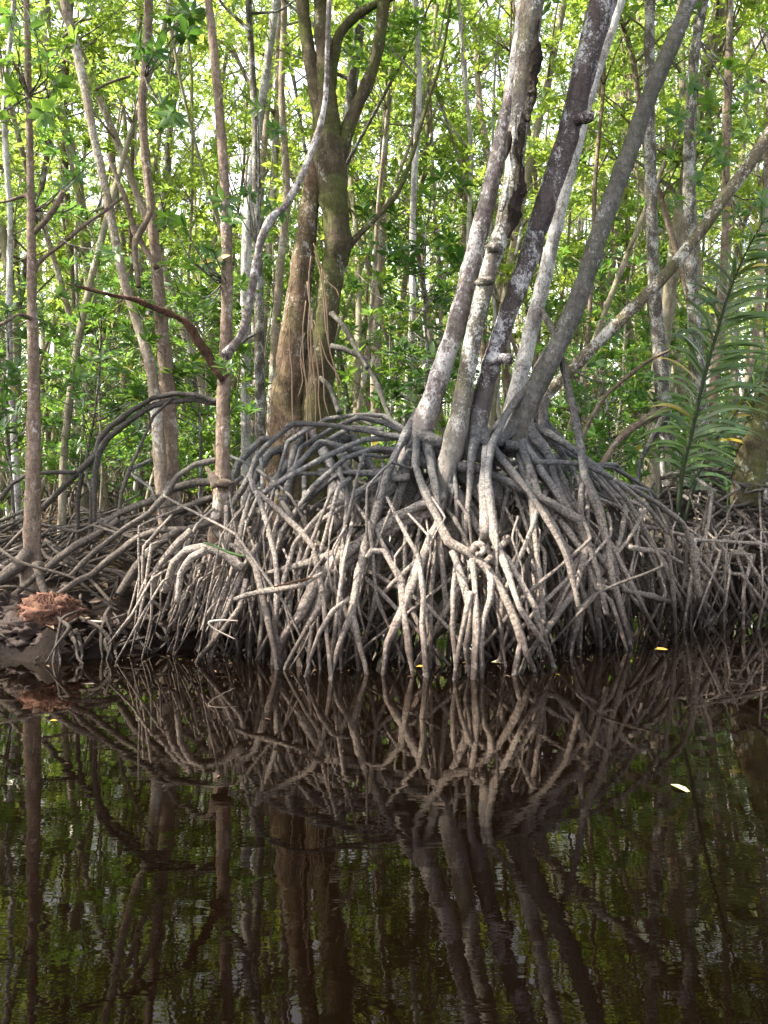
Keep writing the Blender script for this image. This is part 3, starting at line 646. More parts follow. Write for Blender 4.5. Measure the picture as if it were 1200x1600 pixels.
# branches of the pinkish trunk
k = Tubes(); P, r = px_path([(352, 556, 17), (372, 530, 12), (384, 505, 12), (394, 450, 12), (408, 375, 12), (424, 340, 12), (445, 322, 11), (470, 278, 11), (498, 205, 10), (509, 150, 8), (512, 60, 8), (516, -20, 7)], 5.72, 5.5); k.add(P, r, 12, 0.03, 0.1, 0.15, 0.3, bumps=0.12); part(L4, 'limb', k, M['bark_pale'])
k = Tubes(); P, r = px_path([(350, 592, 15), (335, 572, 13), (318, 548, 12), (302, 520, 10), (285, 498, 9), (250, 484, 8), (215, 470, 7), (180, 462, 6.5), (150, 455, 5), (128, 449, 4), (104, 445, 2.5)], 5.72, 5.3); k.add(P, r, 12, 0.018, 0.35, 0.3, 0.4, wob=0.006, bumps=0.7); part(L4, 'dead_branch', k, M['bark_dead'])
k = Tubes(); P, r = px_path([(340, 760, 22), (330, 742, 10), (322, 730, 5)], 5.6); k.add(P, r, 8); part(L4, 'root_stub', k, M['bark_brown'])
k = Tubes(); k.blob(at(346, 755, 5.62), (0.09, 0.06, 0.035), 4, 12); part(L4, 'burl', k, M['bark_brown'])
# side branches
def limbs(t, lst, mat, Y):
    for pl in lst:
        k = Tubes(); P, r = px_path(pl, Y, Y-rnd.uniform(-0.2, 0.5)); k.add(P, r, 8, 0.04, 0.15, 0.2, 0.4, wob=0.006); part(t, 'limb', k, mat)
limbs(L1, [[(50, 430, 8), (62, 408, 6), (95, 382, 6), (130, 352, 6), (165, 330, 5), (192, 310, 4)], [(50, 160, 5), (35, 125, 5), (20, 95, 4)], [(52, 320, 7), (40, 305, 5), (15, 312, 4), (-5, 316, 4)], [(52, 365, 8), (75, 340, 9), (100, 300, 8)], [(52, 500, 7), (30, 490, 5), (-5, 510, 5)]], M['bark_brown'], 5.9)
limbs(L3, [[(228, 260, 6), (235, 330, 10), (212, 380, 10), (215, 450, 8)], [(150, 140, 5), (170, 130, 4), (205, 118, 3)], [(245, 420, 9), (210, 360, 9), (195, 310, 8), (170, 240, 6)]], M['bark_brown'], 7.2)
limbs(L5, [[(392, 20, 5), (410, 20, 4), (435, 18, 4), (462, 0, 3)], [(392, 50, 5), (372, 30, 5), (350, 10, 4), (335, -10, 4)], [(402, 520, 6), (385, 530, 5), (370, 545, 4)]], M['bark_spotted'], 8.0)

# mossy twin trunk
M1 = hero_tree('mangrove_tree', [(462, 880, 96), (457, 760, 78), (452, 690, 60), (449, 640, 50), (453, 590, 44), (460, 520, 39), (468, 450, 34), (477, 380, 29), (486, 310, 26), (494, 260, 28), (502, 215, 26)], 7.0,
    'big mossy twin-trunked mangrove draped with orange hanging roots behind the mound', M['bark_warm'], zt=None, crown=False, sides=26, bumps=0.2, slim=1.1)
limb_list = [[(500, 880, 84), (499, 760, 70), (498, 690, 58), (496, 640, 52), (498, 590, 46), (503, 540, 40), (511, 480, 38), (520, 420, 40), (528, 385, 44), (524, 330, 42), (517, 270, 48), (512, 220, 44), (510, 160, 32), (506, 80, 26), (500, -10, 22), (494, -120, 18)],
             [(512, 240, 30), (498, 170, 24), (486, 100, 22), (476, 40, 20), (470, -20, 19), (455, -150, 16)],
             [(520, 270, 34), (532, 235, 26), (552, 180, 22), (572, 135, 20), (588, 85, 19), (598, 20, 20), (606, -60, 18)],
             [(512, 180, 20), (522, 90, 16), (530, 55, 15), (555, 25, 14), (585, 8, 12), (615, -5, 11)],
             [(540, 388, 16), (560, 368, 10), (590, 338, 8), (622, 300, 7), (645, 240, 6), (662, 180, 6), (690, 90, 5), (705, 0, 4)]]
for pl in limb_list:
    k = Tubes(); P, r = px_path(pl, 7.0, 6.95); k.add(P, r, 20, 0.04, 0.08, 0, 0.2, bumps=0.22); part(M1, 'limb', k, M['bark_moss'])
for pl in [[(518, 490, 9), (538, 510, 9), (556, 545, 8), (574, 575, 6)], [(518, 540, 9), (545, 548, 10), (566, 560, 9), (588, 598, 9), (604, 640, 8), (618, 672, 7)], [(560, 655, 5), (582, 665, 4), (590, 648, 3), (605, 650, 3), (612, 668, 3)][:2], [(500, 590, 6), (515, 605, 8), (530, 645, 9)]]:
    k = Tubes(); P, r = px_path(pl, 6.85, 6.5); k.add(P, r, 9, 0.03, 0.2, 0.2, 0.3); part(M1, 'prop_root', k, M['bark_grey'])
for (x0, y0, x1, y1, x2, y2) in [(478, 470, 474, 560, 478, 680), (480, 440, 486, 540, 492, 690), (492, 392, 506, 470, 518, 560), (490, 380, 512, 440, 530, 465), (484, 500, 482, 600, 480, 700), (488, 505, 498, 590, 502, 660),
                                 (452, 505, 440, 560, 420, 640), (452, 508, 456, 580, 460, 700), (476, 520, 470, 570, 466, 620), (490, 500, 510, 560, 534, 600), (502, 420, 514, 540, 530, 630), (498, 520, 506, 600, 514, 650), (486, 400, 484, 470, 488, 600), (470, 560, 484, 620, 498, 700)]:
    k = Tubes(); P, r = px_path([(x0, y0, 2.0), ((x0+x1)/2+rnd.uniform(-3, 3), (y0+y1)/2, 2.1), (x1, y1, 2.0), ((x1+x2)/2+rnd.uniform(-5, 5), (y1+y2)/2, 2.2), (x2, y2, 1.8)], 6.68); k.add(P, r, 6, 0.05, 0.05, 0.1, 0.2); part(M1, 'aerial_root', k, M['aerial'])
for i in range(16):   # buttress roots at the foot
    a = rnd.uniform(2.6, 6.8); c = at(475, 700, 7.0); e = c+np.array([math.cos(a)*rnd.uniform(0.5, 1.3), math.sin(a)*rnd.uniform(0.5, 1.1), 0]); e[2] = 0.2
    put_root(M1, arch_pts(c+rng.normal(0, 0.08, 3), e, rng, 2.0, 0.03), list(np.linspace(0.04, 0.022, 7)), mat='root')
tc = M1[1]
for (px_, py_) in ((470, -150), (606, -130), (520, -200)):
    c = link('crown', rnd.choice(CROWNS), M['leaf'], M1[0]); c.location = tuple(float(v) for v in (at(px_, py_, 6.95)-tc)); c.rotation_euler = (0, 0, rnd.uniform(0, 6))

# left arches (dark dry roots) traced
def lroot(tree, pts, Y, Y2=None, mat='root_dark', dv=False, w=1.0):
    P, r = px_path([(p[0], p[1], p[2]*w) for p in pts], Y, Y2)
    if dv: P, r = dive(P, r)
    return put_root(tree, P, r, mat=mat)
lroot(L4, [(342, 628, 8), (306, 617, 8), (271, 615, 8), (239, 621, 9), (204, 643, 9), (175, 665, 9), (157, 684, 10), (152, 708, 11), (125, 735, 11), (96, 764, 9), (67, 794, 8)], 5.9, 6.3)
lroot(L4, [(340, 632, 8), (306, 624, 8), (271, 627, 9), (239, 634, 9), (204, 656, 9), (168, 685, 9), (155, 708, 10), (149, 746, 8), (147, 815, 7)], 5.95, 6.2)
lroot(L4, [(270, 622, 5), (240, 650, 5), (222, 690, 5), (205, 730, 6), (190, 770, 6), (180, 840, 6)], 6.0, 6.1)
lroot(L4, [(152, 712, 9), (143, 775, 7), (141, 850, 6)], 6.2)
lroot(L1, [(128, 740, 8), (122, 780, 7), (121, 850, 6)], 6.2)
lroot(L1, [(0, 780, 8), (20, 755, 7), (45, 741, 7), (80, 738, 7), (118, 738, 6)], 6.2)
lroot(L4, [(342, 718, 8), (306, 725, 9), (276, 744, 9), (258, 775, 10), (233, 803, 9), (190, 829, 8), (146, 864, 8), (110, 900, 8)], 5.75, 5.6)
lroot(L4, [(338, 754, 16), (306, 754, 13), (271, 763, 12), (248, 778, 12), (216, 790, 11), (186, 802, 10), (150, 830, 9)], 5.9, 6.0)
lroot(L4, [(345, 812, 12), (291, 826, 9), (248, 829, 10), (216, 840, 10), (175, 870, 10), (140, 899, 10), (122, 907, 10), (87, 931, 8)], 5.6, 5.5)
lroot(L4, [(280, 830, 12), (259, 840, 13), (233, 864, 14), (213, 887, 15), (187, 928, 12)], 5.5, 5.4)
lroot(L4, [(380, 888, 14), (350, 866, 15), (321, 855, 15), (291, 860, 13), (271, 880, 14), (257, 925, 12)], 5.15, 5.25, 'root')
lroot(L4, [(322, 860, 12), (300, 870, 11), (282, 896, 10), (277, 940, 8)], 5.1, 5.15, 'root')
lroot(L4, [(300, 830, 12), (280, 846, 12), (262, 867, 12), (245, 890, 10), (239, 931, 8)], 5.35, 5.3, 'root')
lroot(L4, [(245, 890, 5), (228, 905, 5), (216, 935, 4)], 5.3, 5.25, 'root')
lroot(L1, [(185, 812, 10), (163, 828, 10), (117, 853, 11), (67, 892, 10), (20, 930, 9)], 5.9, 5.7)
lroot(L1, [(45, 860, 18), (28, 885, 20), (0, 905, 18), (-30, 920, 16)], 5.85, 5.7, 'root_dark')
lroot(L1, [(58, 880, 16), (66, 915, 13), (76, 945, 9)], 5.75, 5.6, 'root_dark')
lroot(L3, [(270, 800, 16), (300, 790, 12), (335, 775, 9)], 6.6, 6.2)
# sloping infill on the left bank, from upper right to lower left
qq = np.random.default_rng(5); lc = {0: 0, 1: 0, 2: 0}
def gz(x, y): return float(ground_z(np.array([x]), np.array([y]))[0])
for i in range(190):
    u = qq.random(); Yb = qq.uniform(5.45, 8.2); px0 = qq.uniform(-120, 400); x = (px0-600)/F*Yb
    z0 = gz(x, Yb)+qq.uniform(0.08, 0.52)*(1.0 if px0 > 120 else 0.7); ln = qq.uniform(0.5, 1.3); sgn = -1 if qq.random() < 0.8 else 1
    x1 = x+sgn*ln*0.85; y1 = max(Yb-qq.uniform(0.0, 0.7), float(bank_y(np.array([x1]))[0])+0.02); z1 = gz(x1, y1)-0.03
    p0 = np.array([x, Yb, z0]); e = np.array([x1, y1, z1]); m1 = p0*0.6+e*0.4+np.array([0, 0, z0*0.22])+qq.normal(0, 0.035, 3); m2 = p0*0.25+e*0.75+np.array([0, 0, 0.05])+qq.normal(0, 0.03, 3)
    pst = p0+np.array([-sgn*qq.uniform(0.15, 0.5), qq.uniform(0, 0.3), 0]); pst[2] = max(0.05, gz(pst[0], pst[1])-0.05) if qq.random() < 0.55 else z0+0.15
    r0 = qq.uniform(0.005, 0.018); ex = []
    if qq.random() < 0.6:
        e3 = m1+np.array([qq.uniform(-0.15, 0.1), qq.uniform(-0.15, 0.1), 0]); e3[2] = gz(e3[0], e3[1])-0.03; ex.append(([m1, (m1+e3)/2+qq.normal(0, 0.015, 3), e3], [r0*0.7, r0*0.65, r0*0.55]))
    if x1 < -1.75 and y1 < 5.9: continue
    w = 0 if px0 < 90 else (1 if Yb < 6.6 else 2)
    if lc[w] < 78:
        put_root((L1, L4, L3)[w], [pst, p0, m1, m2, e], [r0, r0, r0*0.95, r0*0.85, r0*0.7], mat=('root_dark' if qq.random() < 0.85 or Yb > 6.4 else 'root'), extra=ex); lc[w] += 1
# small drooping props below the arched root, over the mud bank
for i in range(34):
    px0 = qq.uniform(215, 385); Yb = qq.uniform(5.1, 5.5); x = (px0-600)/F*Yb; zt = qq.uniform(0.35, 0.85)
    e = np.array([x-qq.uniform(0.02, 0.28), Yb-qq.uniform(0, 0.2), qq.choice([0.0, 0.12, 0.2])]); p = np.array([x, Yb, zt]); r0 = qq.uniform(0.006, 0.011)
    put_root(L4, [p+np.array([qq.uniform(-0.05, 0.25), 0.4, qq.uniform(0.0, 0.2)]), p, (p+e)/2+qq.normal(0, 0.02, 3), e], [r0, r0, r0*0.9, r0*0.6], mat='root', name='prop_root') if lc[1] < 98 else None; lc[1] += 1

# ---------------------------------------------------------------- right-hand trees
R1 = hero_tree('mangrove_tree', [(1042, 700, 30), (1038, 650, 28), (1034, 600, 27), (1026, 500, 25), (1020, 400, 22), (1016, 250, 21), (1014, 120, 19), (1016, -10, 18)], 8.0,
    'straight spotted trunk crossed by the low leaning mangrove, left of the two at right', M['bark_spotted'], zt=11)
R2 = hero_tree('mangrove_tree', [(1100, 720, 28), (1096, 650, 24), (1090, 560, 24), (1081, 450, 23), (1077, 330, 22), (1078, 200, 21), (1086, 80, 19), (1102, -10, 18)], 8.4,
    'spotted trunk behind the palm frond, right of the two straight trunks at right', M['bark_spotted'], zt=11)
R3 = hero_tree('mangrove_tree', [(1166, 790, 60), (1172, 730, 58), (1185, 670, 52), (1205, 610, 48), (1240, 540, 44), (1280, 450, 40)], 7.2,
    'thick dark trunk leaning out of the picture at the right edge', M['bark_moss'], zt=8)
R4 = hero_tree('mangrove_tree', [(1120, 800, 16), (1112, 700, 16), (1116, 600, 15), (1125, 520, 14), (1132, 400, 13), (1136, 250, 12), (1140, 100, 11), (1140, -10, 11)], 8.8,
    'thin brown trunk showing between the palm frond leaflets at right', M['bark_brown'], zt=11)
limbs(R1, [[(905, 700, 7), (918, 665, 7), (948, 616, 7), (990, 580, 7), (1020, 560, 5), (1048, 546, 4)], [(1044, 640, 12), (1010, 655, 14), (975, 680, 12), (945, 720, 9), (930, 760, 8)]], M['bark_brown'], 7.4)
lroot(R1, [(1040, 650, 16), (1022, 680, 10), (1000, 720, 8), (992, 790, 7)], 7.7, mat='root')
qr = np.random.default_rng(9); rc = [0, 0, 0, 0]
for i in range(210):
    w = int(qr.choice([0, 1, 2, 3], p=[0.25, 0.3, 0.3, 0.15])); tr = (R1, R2, R3, R4)[w]
    c = at(*((1040, 690), (1098, 710), (1172, 760), (1118, 770))[w], (7.9, 8.0, 7.1, 8.2)[w]); a = qr.uniform(math.pi*0.9, math.pi*2.1); rr = qr.uniform(0.35, 1.7)
    e = c+np.array([math.cos(a)*rr*1.1, math.sin(a)*rr*0.85, 0]); e[2] = max(-0.05, gz(e[0], e[1])-0.04)
    if 600+F*e[0]/e[1] < 985: continue
    s = c+qr.normal(0, 0.06, 3); s[2] = qr.uniform(0.45, 1.2)
    P = arch_pts(s, e, qr, qr.uniform(1.6, 2.8), 0.06); r0 = qr.uniform(0.006, 0.018)
    if rc[w] < 48:
        sun = 600+F*e[0]/e[1] > 1060 and e[1] < 7.6  # sunlit patch painted in: some roots here take the paler root colour
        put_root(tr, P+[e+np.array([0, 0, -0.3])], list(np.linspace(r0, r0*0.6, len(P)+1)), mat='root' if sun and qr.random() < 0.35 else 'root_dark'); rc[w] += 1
# low pale tangle in front of the right trunks
for i in range(46):
    px0 = qr.uniform(1085, 1250); Yb = qr.uniform(6.3, 7.4); x = (px0-600)/F*Yb; z0 = qr.uniform(0.25, 0.75)
    p0 = np.array([x, Yb, z0]); e = p0+np.array([qr.normal(0, 0.35), -qr.uniform(0, 0.4), 0]); e[2] = -0.1; r0 = qr.uniform(0.006, 0.014)
    put_root(R3, [p0+np.array([qr.normal(0, 0.3), 0.3, qr.uniform(-0.1, 0.25)]), p0, (p0+e)/2+qr.normal(0, 0.04, 3), e], [r0*1.2, r0, r0, r0*0.8], mat='root')

# ---------------------------------------------------------------- palm
pb = at(1060, 840, 7.3); pb[2] = 0.15
palm = thing('nipa_palm', pb, 'young palm with dark green feather fronds among the roots at right', 'palm')
def frond(path, Y, Y2, n, maxl, seed, droop=0.5):
    q = np.random.default_rng(seed); P, r = px_path(path, Y, Y2); t = Tubes(); t.add([p-pb for p in P], r, 8, 0.05, 0.03, 0, 0.1)
    ra = t.build('frond_stem', M['frond_stem'], palm)
    Cc, rr = resample(P, r, 0.02); m = len(Cc); Pp, Dd, Nn, Ln, Wd = [], [], [], [], []
    for i in range(n):
        f = 0.22+0.78*i/n; k = min(m-2, int(f*m)); tg = unit(Cc[k+1]-Cc[k])
        for sd in (-1, 1):
            side = unit(np.cross(tg, np.array([0.15*sd, -1.0, 0.15]))*sd)
            sh = math.sin(min(1, (f-0.12)*1.25)*math.pi)**0.6
            d = side*0.85+tg*(0.55+0.5*f)+q.normal(0, 0.22, 3)+np.array([0, -0.15, -0.10])
            Pp.append(Cc[k]-pb); Dd.append(d); Nn.append(np.array([0.1, -0.9, 0.5])+q.normal(0, 0.15, 3)); Ln.append(maxl*max(0.35, sh)*q.uniform(0.85, 1.1)); Wd.append(0.037*q.uniform(0.8, 1.1))
    Pp, Dd, Nn = map(np.array, (Pp, Dd, Nn)); Ln = np.array(Ln); Wd = np.array(Wd)
    # ribbons with droop
    D = unit(Dd); Sd = unit(np.cross(D, Nn)); ns = 8; V = np.empty((len(Pp), ns*2, 3))
    for j in range(ns):
        tt = j/(ns-1); w = math.sin(min(1, tt*1.6+0.25)*math.pi/2)*(1-tt**3)+0.03
        c = Pp+D*(Ln*tt)[:, None]+np.array([0, 0, -1.0])*(Ln*droop*tt**2.2)[:, None]
        V[:, j*2] = c+Sd*(Wd*0.5*w)[:, None]; V[:, j*2+1] = c-Sd*(Wd*0.5*w)[:, None]
    f = np.array([[j*2, j*2+1, j*2+3, j*2+2] for j in range(ns-1)]); Fa = (np.arange(len(Pp))[:, None, None]*(ns*2)+f[None]).reshape(-1, 4)
    me = mesh_np('leaflets', V.reshape(-1, 3), Fa.ravel(), np.full(len(Fa), 4), [('tint', 'FACE', np.repeat(q.uniform(0, 1.0, len(Pp)), len(f)))])
    link('leaflets', me, M['leaf_palm'], ra)
frond([(1056, 840, 8), (1066, 740, 7), (1082, 670, 6.5), (1098, 600, 5.5), (1120, 520, 4.5), (1142, 450, 3.5), (1168, 390, 2.5), (1196, 340, 1.5)], 7.3, 6.3, 66, 0.66, 1, 0.42)
frond([(1062, 840, 6), (1095, 730, 5), (1138, 660, 4), (1185, 600, 3), (1240, 560, 2)], 7.3, 7.1, 40, 0.55, 2, 0.8)

# ---------------------------------------------------------------- background forest
def link_copy(o, parent=None):
    c = o.copy(); COL.objects.link(c); c.parent = parent
    for ch in o.children: link_copy(ch, c)
    return c
BARKS = [M['bark_far'], M['bark_sun'], M['bark_far'], M['bark_brown'], M['bark_sun'], M['bark_spotted'], M['bark_far']]
def pole_proto(seed, mat):
    q = np.random.default_rng(seed); hh = q.uniform(11, 15); t = bpy.data.objects.new('forest_tree', None); COL.objects.link(t)
    tag(t, 'slender upright mangrove standing back in the sunlit green forest', 'tree', 'slender forest trees behind the root mounds')
    n = 9; P = [np.array([0, 0, -0.1])]; d = np.array([q.normal(0, 0.06), q.normal(0, 0.06), 1.0])
    for i in range(n): d = d+np.append(q.normal(0, 0.07, 2), 0); P.append(P[-1]+d/np.linalg.norm(d)*hh/n)
    r0 = q.uniform(0.05, 0.10); tb = Tubes(); tb.add(P, list(np.linspace(r0, 0.025, n+1)), 10, 0.14, 0.07, 0.08, 0.15)
    cen, rad = [], []
    for k in range(int(q.integers(20, 27))):
        f = q.uniform(0.18, 1.0)**0.8; i = min(n-1, int(f*n)); b = P[i]*(1-(f*n-i))+P[i+1]*(f*n-i); a = q.uniform(0, 6.28)
        ln = q.uniform(0.5, 1.7); e = b+np.array([math.cos(a)*ln, math.sin(a)*ln, ln*q.uniform(0.2, 1.1)])
        tb.add([b, (b+e)/2+q.normal(0, 0.08, 3), e], [r0*0.28, 0.012, 0.006], 5, 0.2)
        cen.append(e); rad.append(q.uniform(0.3, 0.62))
        if q.random() < 0.6: cen.append((b+e)/2+q.normal(0, 0.25, 3)); rad.append(0.35)
    tb.build('trunk', mat, t)
    link('crown', whorl_mesh('crown', cen, 9, [x*0.9 for x in rad], per=7, ln=0.135, q=q), M['leaf_far'], t)
    for k in range(5):
        a = k*1.257+q.uniform(-0.4, 0.4); rr = q.uniform(0.35, 0.8); e = np.array([math.cos(a)*rr, math.sin(a)*rr, -0.08]); s = np.array([0, 0, q.uniform(0.35, 0.8)])
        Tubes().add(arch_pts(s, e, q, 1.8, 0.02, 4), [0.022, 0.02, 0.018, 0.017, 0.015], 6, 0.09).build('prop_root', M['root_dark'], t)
    return t
def sapling_proto(seed, hh):
    q = np.random.default_rng(seed); t = bpy.data.objects.new('mangrove_sapling', None); COL.objects.link(t)
    tag(t, 'leafy green mangrove sapling growing between the forest trunks', 'sapling', 'mangrove saplings under the forest trees')
    tb = Tubes(); P = [np.array([0, 0, -0.1])]
    for i in range(5): P.append(P[-1]+np.array([q.normal(0, 0.1), q.normal(0, 0.1), hh/5]))
    tb.add(P, list(np.linspace(0.022, 0.008, 6)), 6, 0.2); cen, rad = [], []
    for k in range(int(7*hh)):
        f = q.uniform(0.22, 1.0); i = min(4, int(f*5)); b = P[i]*(1-(f*5-i))+P[i+1]*(f*5-i); a = q.uniform(0, 6.28); ln = q.uniform(0.15, 0.75)
        e = b+np.array([math.cos(a)*ln, math.sin(a)*ln, ln*0.6]); tb.add([b, e], [0.007, 0.004], 4, 0.4); cen.append(e); rad.append(q.uniform(0.12, 0.3))
    tb.build('stem', M['bark_far'], t)
    link('crown', whorl_mesh('crown', cen, 5, rad, per=8, ln=0.125, q=q), M['leaf'], t)
    return t
poles = [pole_proto(300+i, BARKS[i % len(BARKS)]) for i in range(8)]
saps = [sapling_proto(400+i, h_) for i, h_ in enumerate((1.6, 2.3, 3.0, 3.8, 4.8))]
placed = []
def scatter(protos, n, y0, y1, mind, smin, smax, seed, wide=2.5, power=1.0):
    q = np.random.default_rng(seed); k = 0; tries = 0
    while k < n and tries < 20000:
        tries += 1; Y = y0+(y1-y0)*q.random()**power; X = q.uniform(-0.53*Y-wide, 0.53*Y+wide*0.5)
        if any((X-a)**2+(Y-b)**2 < mind*mind for a, b in placed): continue
        placed.append((X, Y)); pr = protos[k % len(protos)]; o = pr if k < len(protos) else link_copy(pr)
        s = q.uniform(smin, smax); o.location = (X, Y, gz(X, Y)-0.02); o.scale = (s, s, s); o.rotation_euler = (q.normal(0, 0.03), q.normal(0, 0.03), q.uniform(0, 6.28)); k += 1
    return k
def scatter_shade_trees():  # unseen trees left of the frame, added to shade and dapple the mound
    for X, Y, k in ((-5.6, 7.4, 1), (-6.6, 6.1, 2), (-7.8, 7.6, 3), (-9.2, 6.3, 4), (-8.6, 8.8, 6)):
        o = link_copy(poles[k]); s = rnd.uniform(0.8, 1.05); o.location = (X, Y, gz(X, Y)); o.scale = (s, s, s); o.rotation_euler = (0, 0, rnd.uniform(0, 6.28)); placed.append((X, Y))
def stem_proto(seed, mat):
    q = np.random.default_rng(seed); t = bpy.data.objects.new('young_tree', None); COL.objects.link(t)
    tag(t, 'thin pale bare-stemmed young mangrove with leaves only near its top', 'tree', 'thin young trees with bare stems')
    P = [np.array([0, 0, -0.1])]; d = np.array([q.normal(0, 0.08), q.normal(0, 0.05), 1.0]); n = 8
    for i in range(n): d = d+np.append(q.normal(0, 0.06, 2), 0); P.append(P[-1]+d/np.linalg.norm(d)*11/n)
    tb = Tubes(); tb.add(P, list(np.linspace(0.045, 0.018, n+1)), 8, 0.12, 0.1, 0.15, 0.2); cen = []
    for k in range(12):
        i = int(q.integers(4, n)); a = q.uniform(0, 6.28); l2 = q.uniform(0.3, 1.0); e = P[i]+np.array([math.cos(a)*l2, math.sin(a)*l2, l2*0.9])
        tb.add([P[i], (P[i]+e)/2+q.normal(0, 0.05, 3), e], [0.014, 0.009, 0.004], 5, 0.2); cen.append(e)
    for k in range(4):   # dead bare side twigs lower down
        i = int(q.integers(1, 4)); a = q.uniform(0, 6.28); tb.add([P[i], P[i]+np.array([math.cos(a)*0.3, math.sin(a)*0.3, 0.3])], [0.010, 0.003], 5, 0.15)
    tb.build('trunk', mat, t); link('crown', whorl_mesh('crown', cen, 8, [0.35]*len(cen), per=7, ln=0.12, q=q), M['leaf_far'], t)
    return t
stems = [stem_proto(500+i, m_) for i, m_ in enumerate((M['bark_sun'], M['bark_white'], M['bark_far'], M['bark_brown']))]
scatter(poles, 150, 9.5, 32, 0.7, 0.8, 1.25, 1, 3.5, 0.85)
scatter(stems, 56, 8.0, 19, 0.35, 0.8, 1.15, 5, 1.0, 0.9)
scatter_shade_trees()
scatter(saps, 190, 8.6, 26, 0.45, 0.7, 1.2, 2, 1.5, 0.9)
# far forest that reads as one mass
def far_mass():
    q = np.random.default_rng(77); tb = Tubes(); cen, rad = [], []
    for i in range(260):
        Y = q.uniform(32, 62); X = q.uniform(-0.55*Y-2, 0.55*Y+2); h_ = q.uniform(11, 20); z0 = 0.2
        tb.add([np.array([X, Y, z0]), np.array([X+q.normal(0, 0.3), Y, h_*0.5]), np.array([X+q.normal(0, 0.6), Y, h_])], [0.12, 0.09, 0.04], 5, 3.0)
        for k in range(9): cen.append([X+q.normal(0, 1.2), Y+q.normal(0, 1.2), h_*q.uniform(0.08, 1.0)]); rad.append(q.uniform(0.7, 1.5))
    o = link('distant_foliage', whorl_mesh('distant_foliage', cen, 13, rad, per=6, ln=0.24, q=q), M['leaf_far']); tag(o, 'sunlit green foliage of the far forest seen between the trunks', 'foliage', kind='stuff')
    o = tb.build('distant_woods', M['bark_far']); tag(o, 'far-off pale tree stems seen between the nearer trunks', 'woods', kind='stuff')
far_mass()

# leafy shrubs and near sprays set where the photo shows them
def sapling_at(px, Y, ztop, seed, label, spread=0.5, n=26, ln=0.12, mat='leaf', zlow=0.5):
    q = np.random.default_rng(seed); x = (px-600)/F*Y; b = np.array([x, Y, gz(x, Y)-0.05]); t = thing('mangrove_sapling', b, label, 'sapling')
    tb = Tubes(); P = [np.zeros(3)]
    hh = ztop-b[2]
    for i in range(5): P.append(P[-1]+np.array([q.normal(0, 0.05), q.normal(0, 0.05), hh/5]))
    tb.add(P, list(np.linspace(0.02, 0.008, 6)), 7, 0.08, 0.1, 0.1); C = []
    for k in range(n):
        f = q.uniform(zlow, 1.0); i = min(4, int(f*5)); bb = P[i]*(1-(f*5-i))+P[i+1]*(f*5-i); a = q.uniform(0, 6.28); l2 = spread*q.uniform(0.2, 1)
        e = bb+np.array([math.cos(a)*l2, math.sin(a)*l2, l2*0.5]); tb.add([bb, (bb+e)/2-np.array([0, 0, 0.03]), e], [0.006, 0.005, 0.0035], 5, 0.08); C.append(e)
        if q.random() < 0.5: C.append(e+q.normal(0, 0.09, 3))
    tb.build('stem', M['bark_spotted'], t); C = np.array(C); A_ = q.normal(0, 0.35, (len(C), 3))+np.array([0, -0.15, 1])
    link('crown', leaves_mesh('crown', *rosettes(C, A_, 9, ln, q), hi=True), M[mat], t)
sapling_at(655, 7.6, 3.6, 1, 'tall dark green sapling filling the gap left of the pale leaning trunk', 0.75, 60, 0.125, 'leaf_dark', 0.45)
sapling_at(600, 8.6, 3.0, 2, 'bushy sapling beyond the arching roots of the mossy twin trunk', 0.7, 46, 0.125, 'leaf', 0.3)
sapling_at(300, 7.9, 3.1, 3, 'dark green sapling between the broad reddish trunk and the pinkish trunk', 0.7, 44, 0.125, 'leaf_dark', 0.4)
sapling_at(960, 8.2, 2.3, 4, 'bright green sapling under the low leaning mangrove', 0.7, 50, 0.12, 'leaf', 0.3)
sapling_at(905, 8.8, 2.6, 5, 'leafy sapling between the dark grey curved trunk and the low leaning one', 0.6, 40, 0.12, 'leaf', 0.3)
sapling_at(140, 7.8, 2.6, 6, 'green sapling behind the high dark root arch', 0.8, 46, 0.12, 'leaf_dark', 0.35)
sapling_at(20, 7.6, 2.8, 7, 'shrubby green sapling at the left edge behind the slim trunk', 0.7, 40, 0.12, 'leaf_dark', 0.35)
sapling_at(975, 9.0, 1.9, 8, 'low green sapling in front of the forest beside the pale dry branch', 0.5, 36, 0.11, 'leaf', 0.3)
def spray(tree, pts, Y, ln=0.12, mat='leaf_dark', seed=0, stem=None):
    q = np.random.default_rng(seed)
    for x, y in pts:
        c = at(x, y, Y+q.uniform(-0.25, 0.25))-tree[1]; a_ = q.normal(0, 0.5, (1, 3))+np.array([0, -0.35, 0.6])
        w_ = link('leaf_whorl', leaves_mesh('leaf_whorl', *rosettes(c[None], a_, 10, ln, q), hi=True), M[mat], tree[0])
        if stem is not None:
            s_ = at(stem[0], stem[1], Y+0.2)-tree[1]
            Tubes().add([s_, (s_+c)/2+np.array([0, 0, -0.05])+q.normal(0, 0.03, 3), c], [0.008, 0.006, 0.004], 5, 0.06).build('twig', M['bark_spotted'], tree[0])
spray(L3, [(228, 85), (215, 70), (245, 78), (262, 30), (290, 50), (300, 20), (255, 165), (258, 190), (270, 180), (280, 15)], 5.9, 0.13, seed=1, stem=(226, 120))
spray(L1, [(15, 25), (30, 60), (8, 95), (55, 40), (20, 140), (90, 130), (75, 90), (5, 180), (110, 60), (70, 175)], 5.7, 0.12, 'leaf', seed=2, stem=(45, 150))
spray(L4, [(318, 395), (300, 410), (335, 405), (262, 340), (285, 350), (308, 470), (322, 478), (295, 455), (350, 315), (362, 345), (330, 385)], 5.6, 0.10, 'leaf_dark', seed=3, stem=(352, 440))
spray(L4, [(340, 568), (352, 572), (362, 340), (388, 638), (372, 632)], 5.5, 0.09, 'leaf', seed=4)
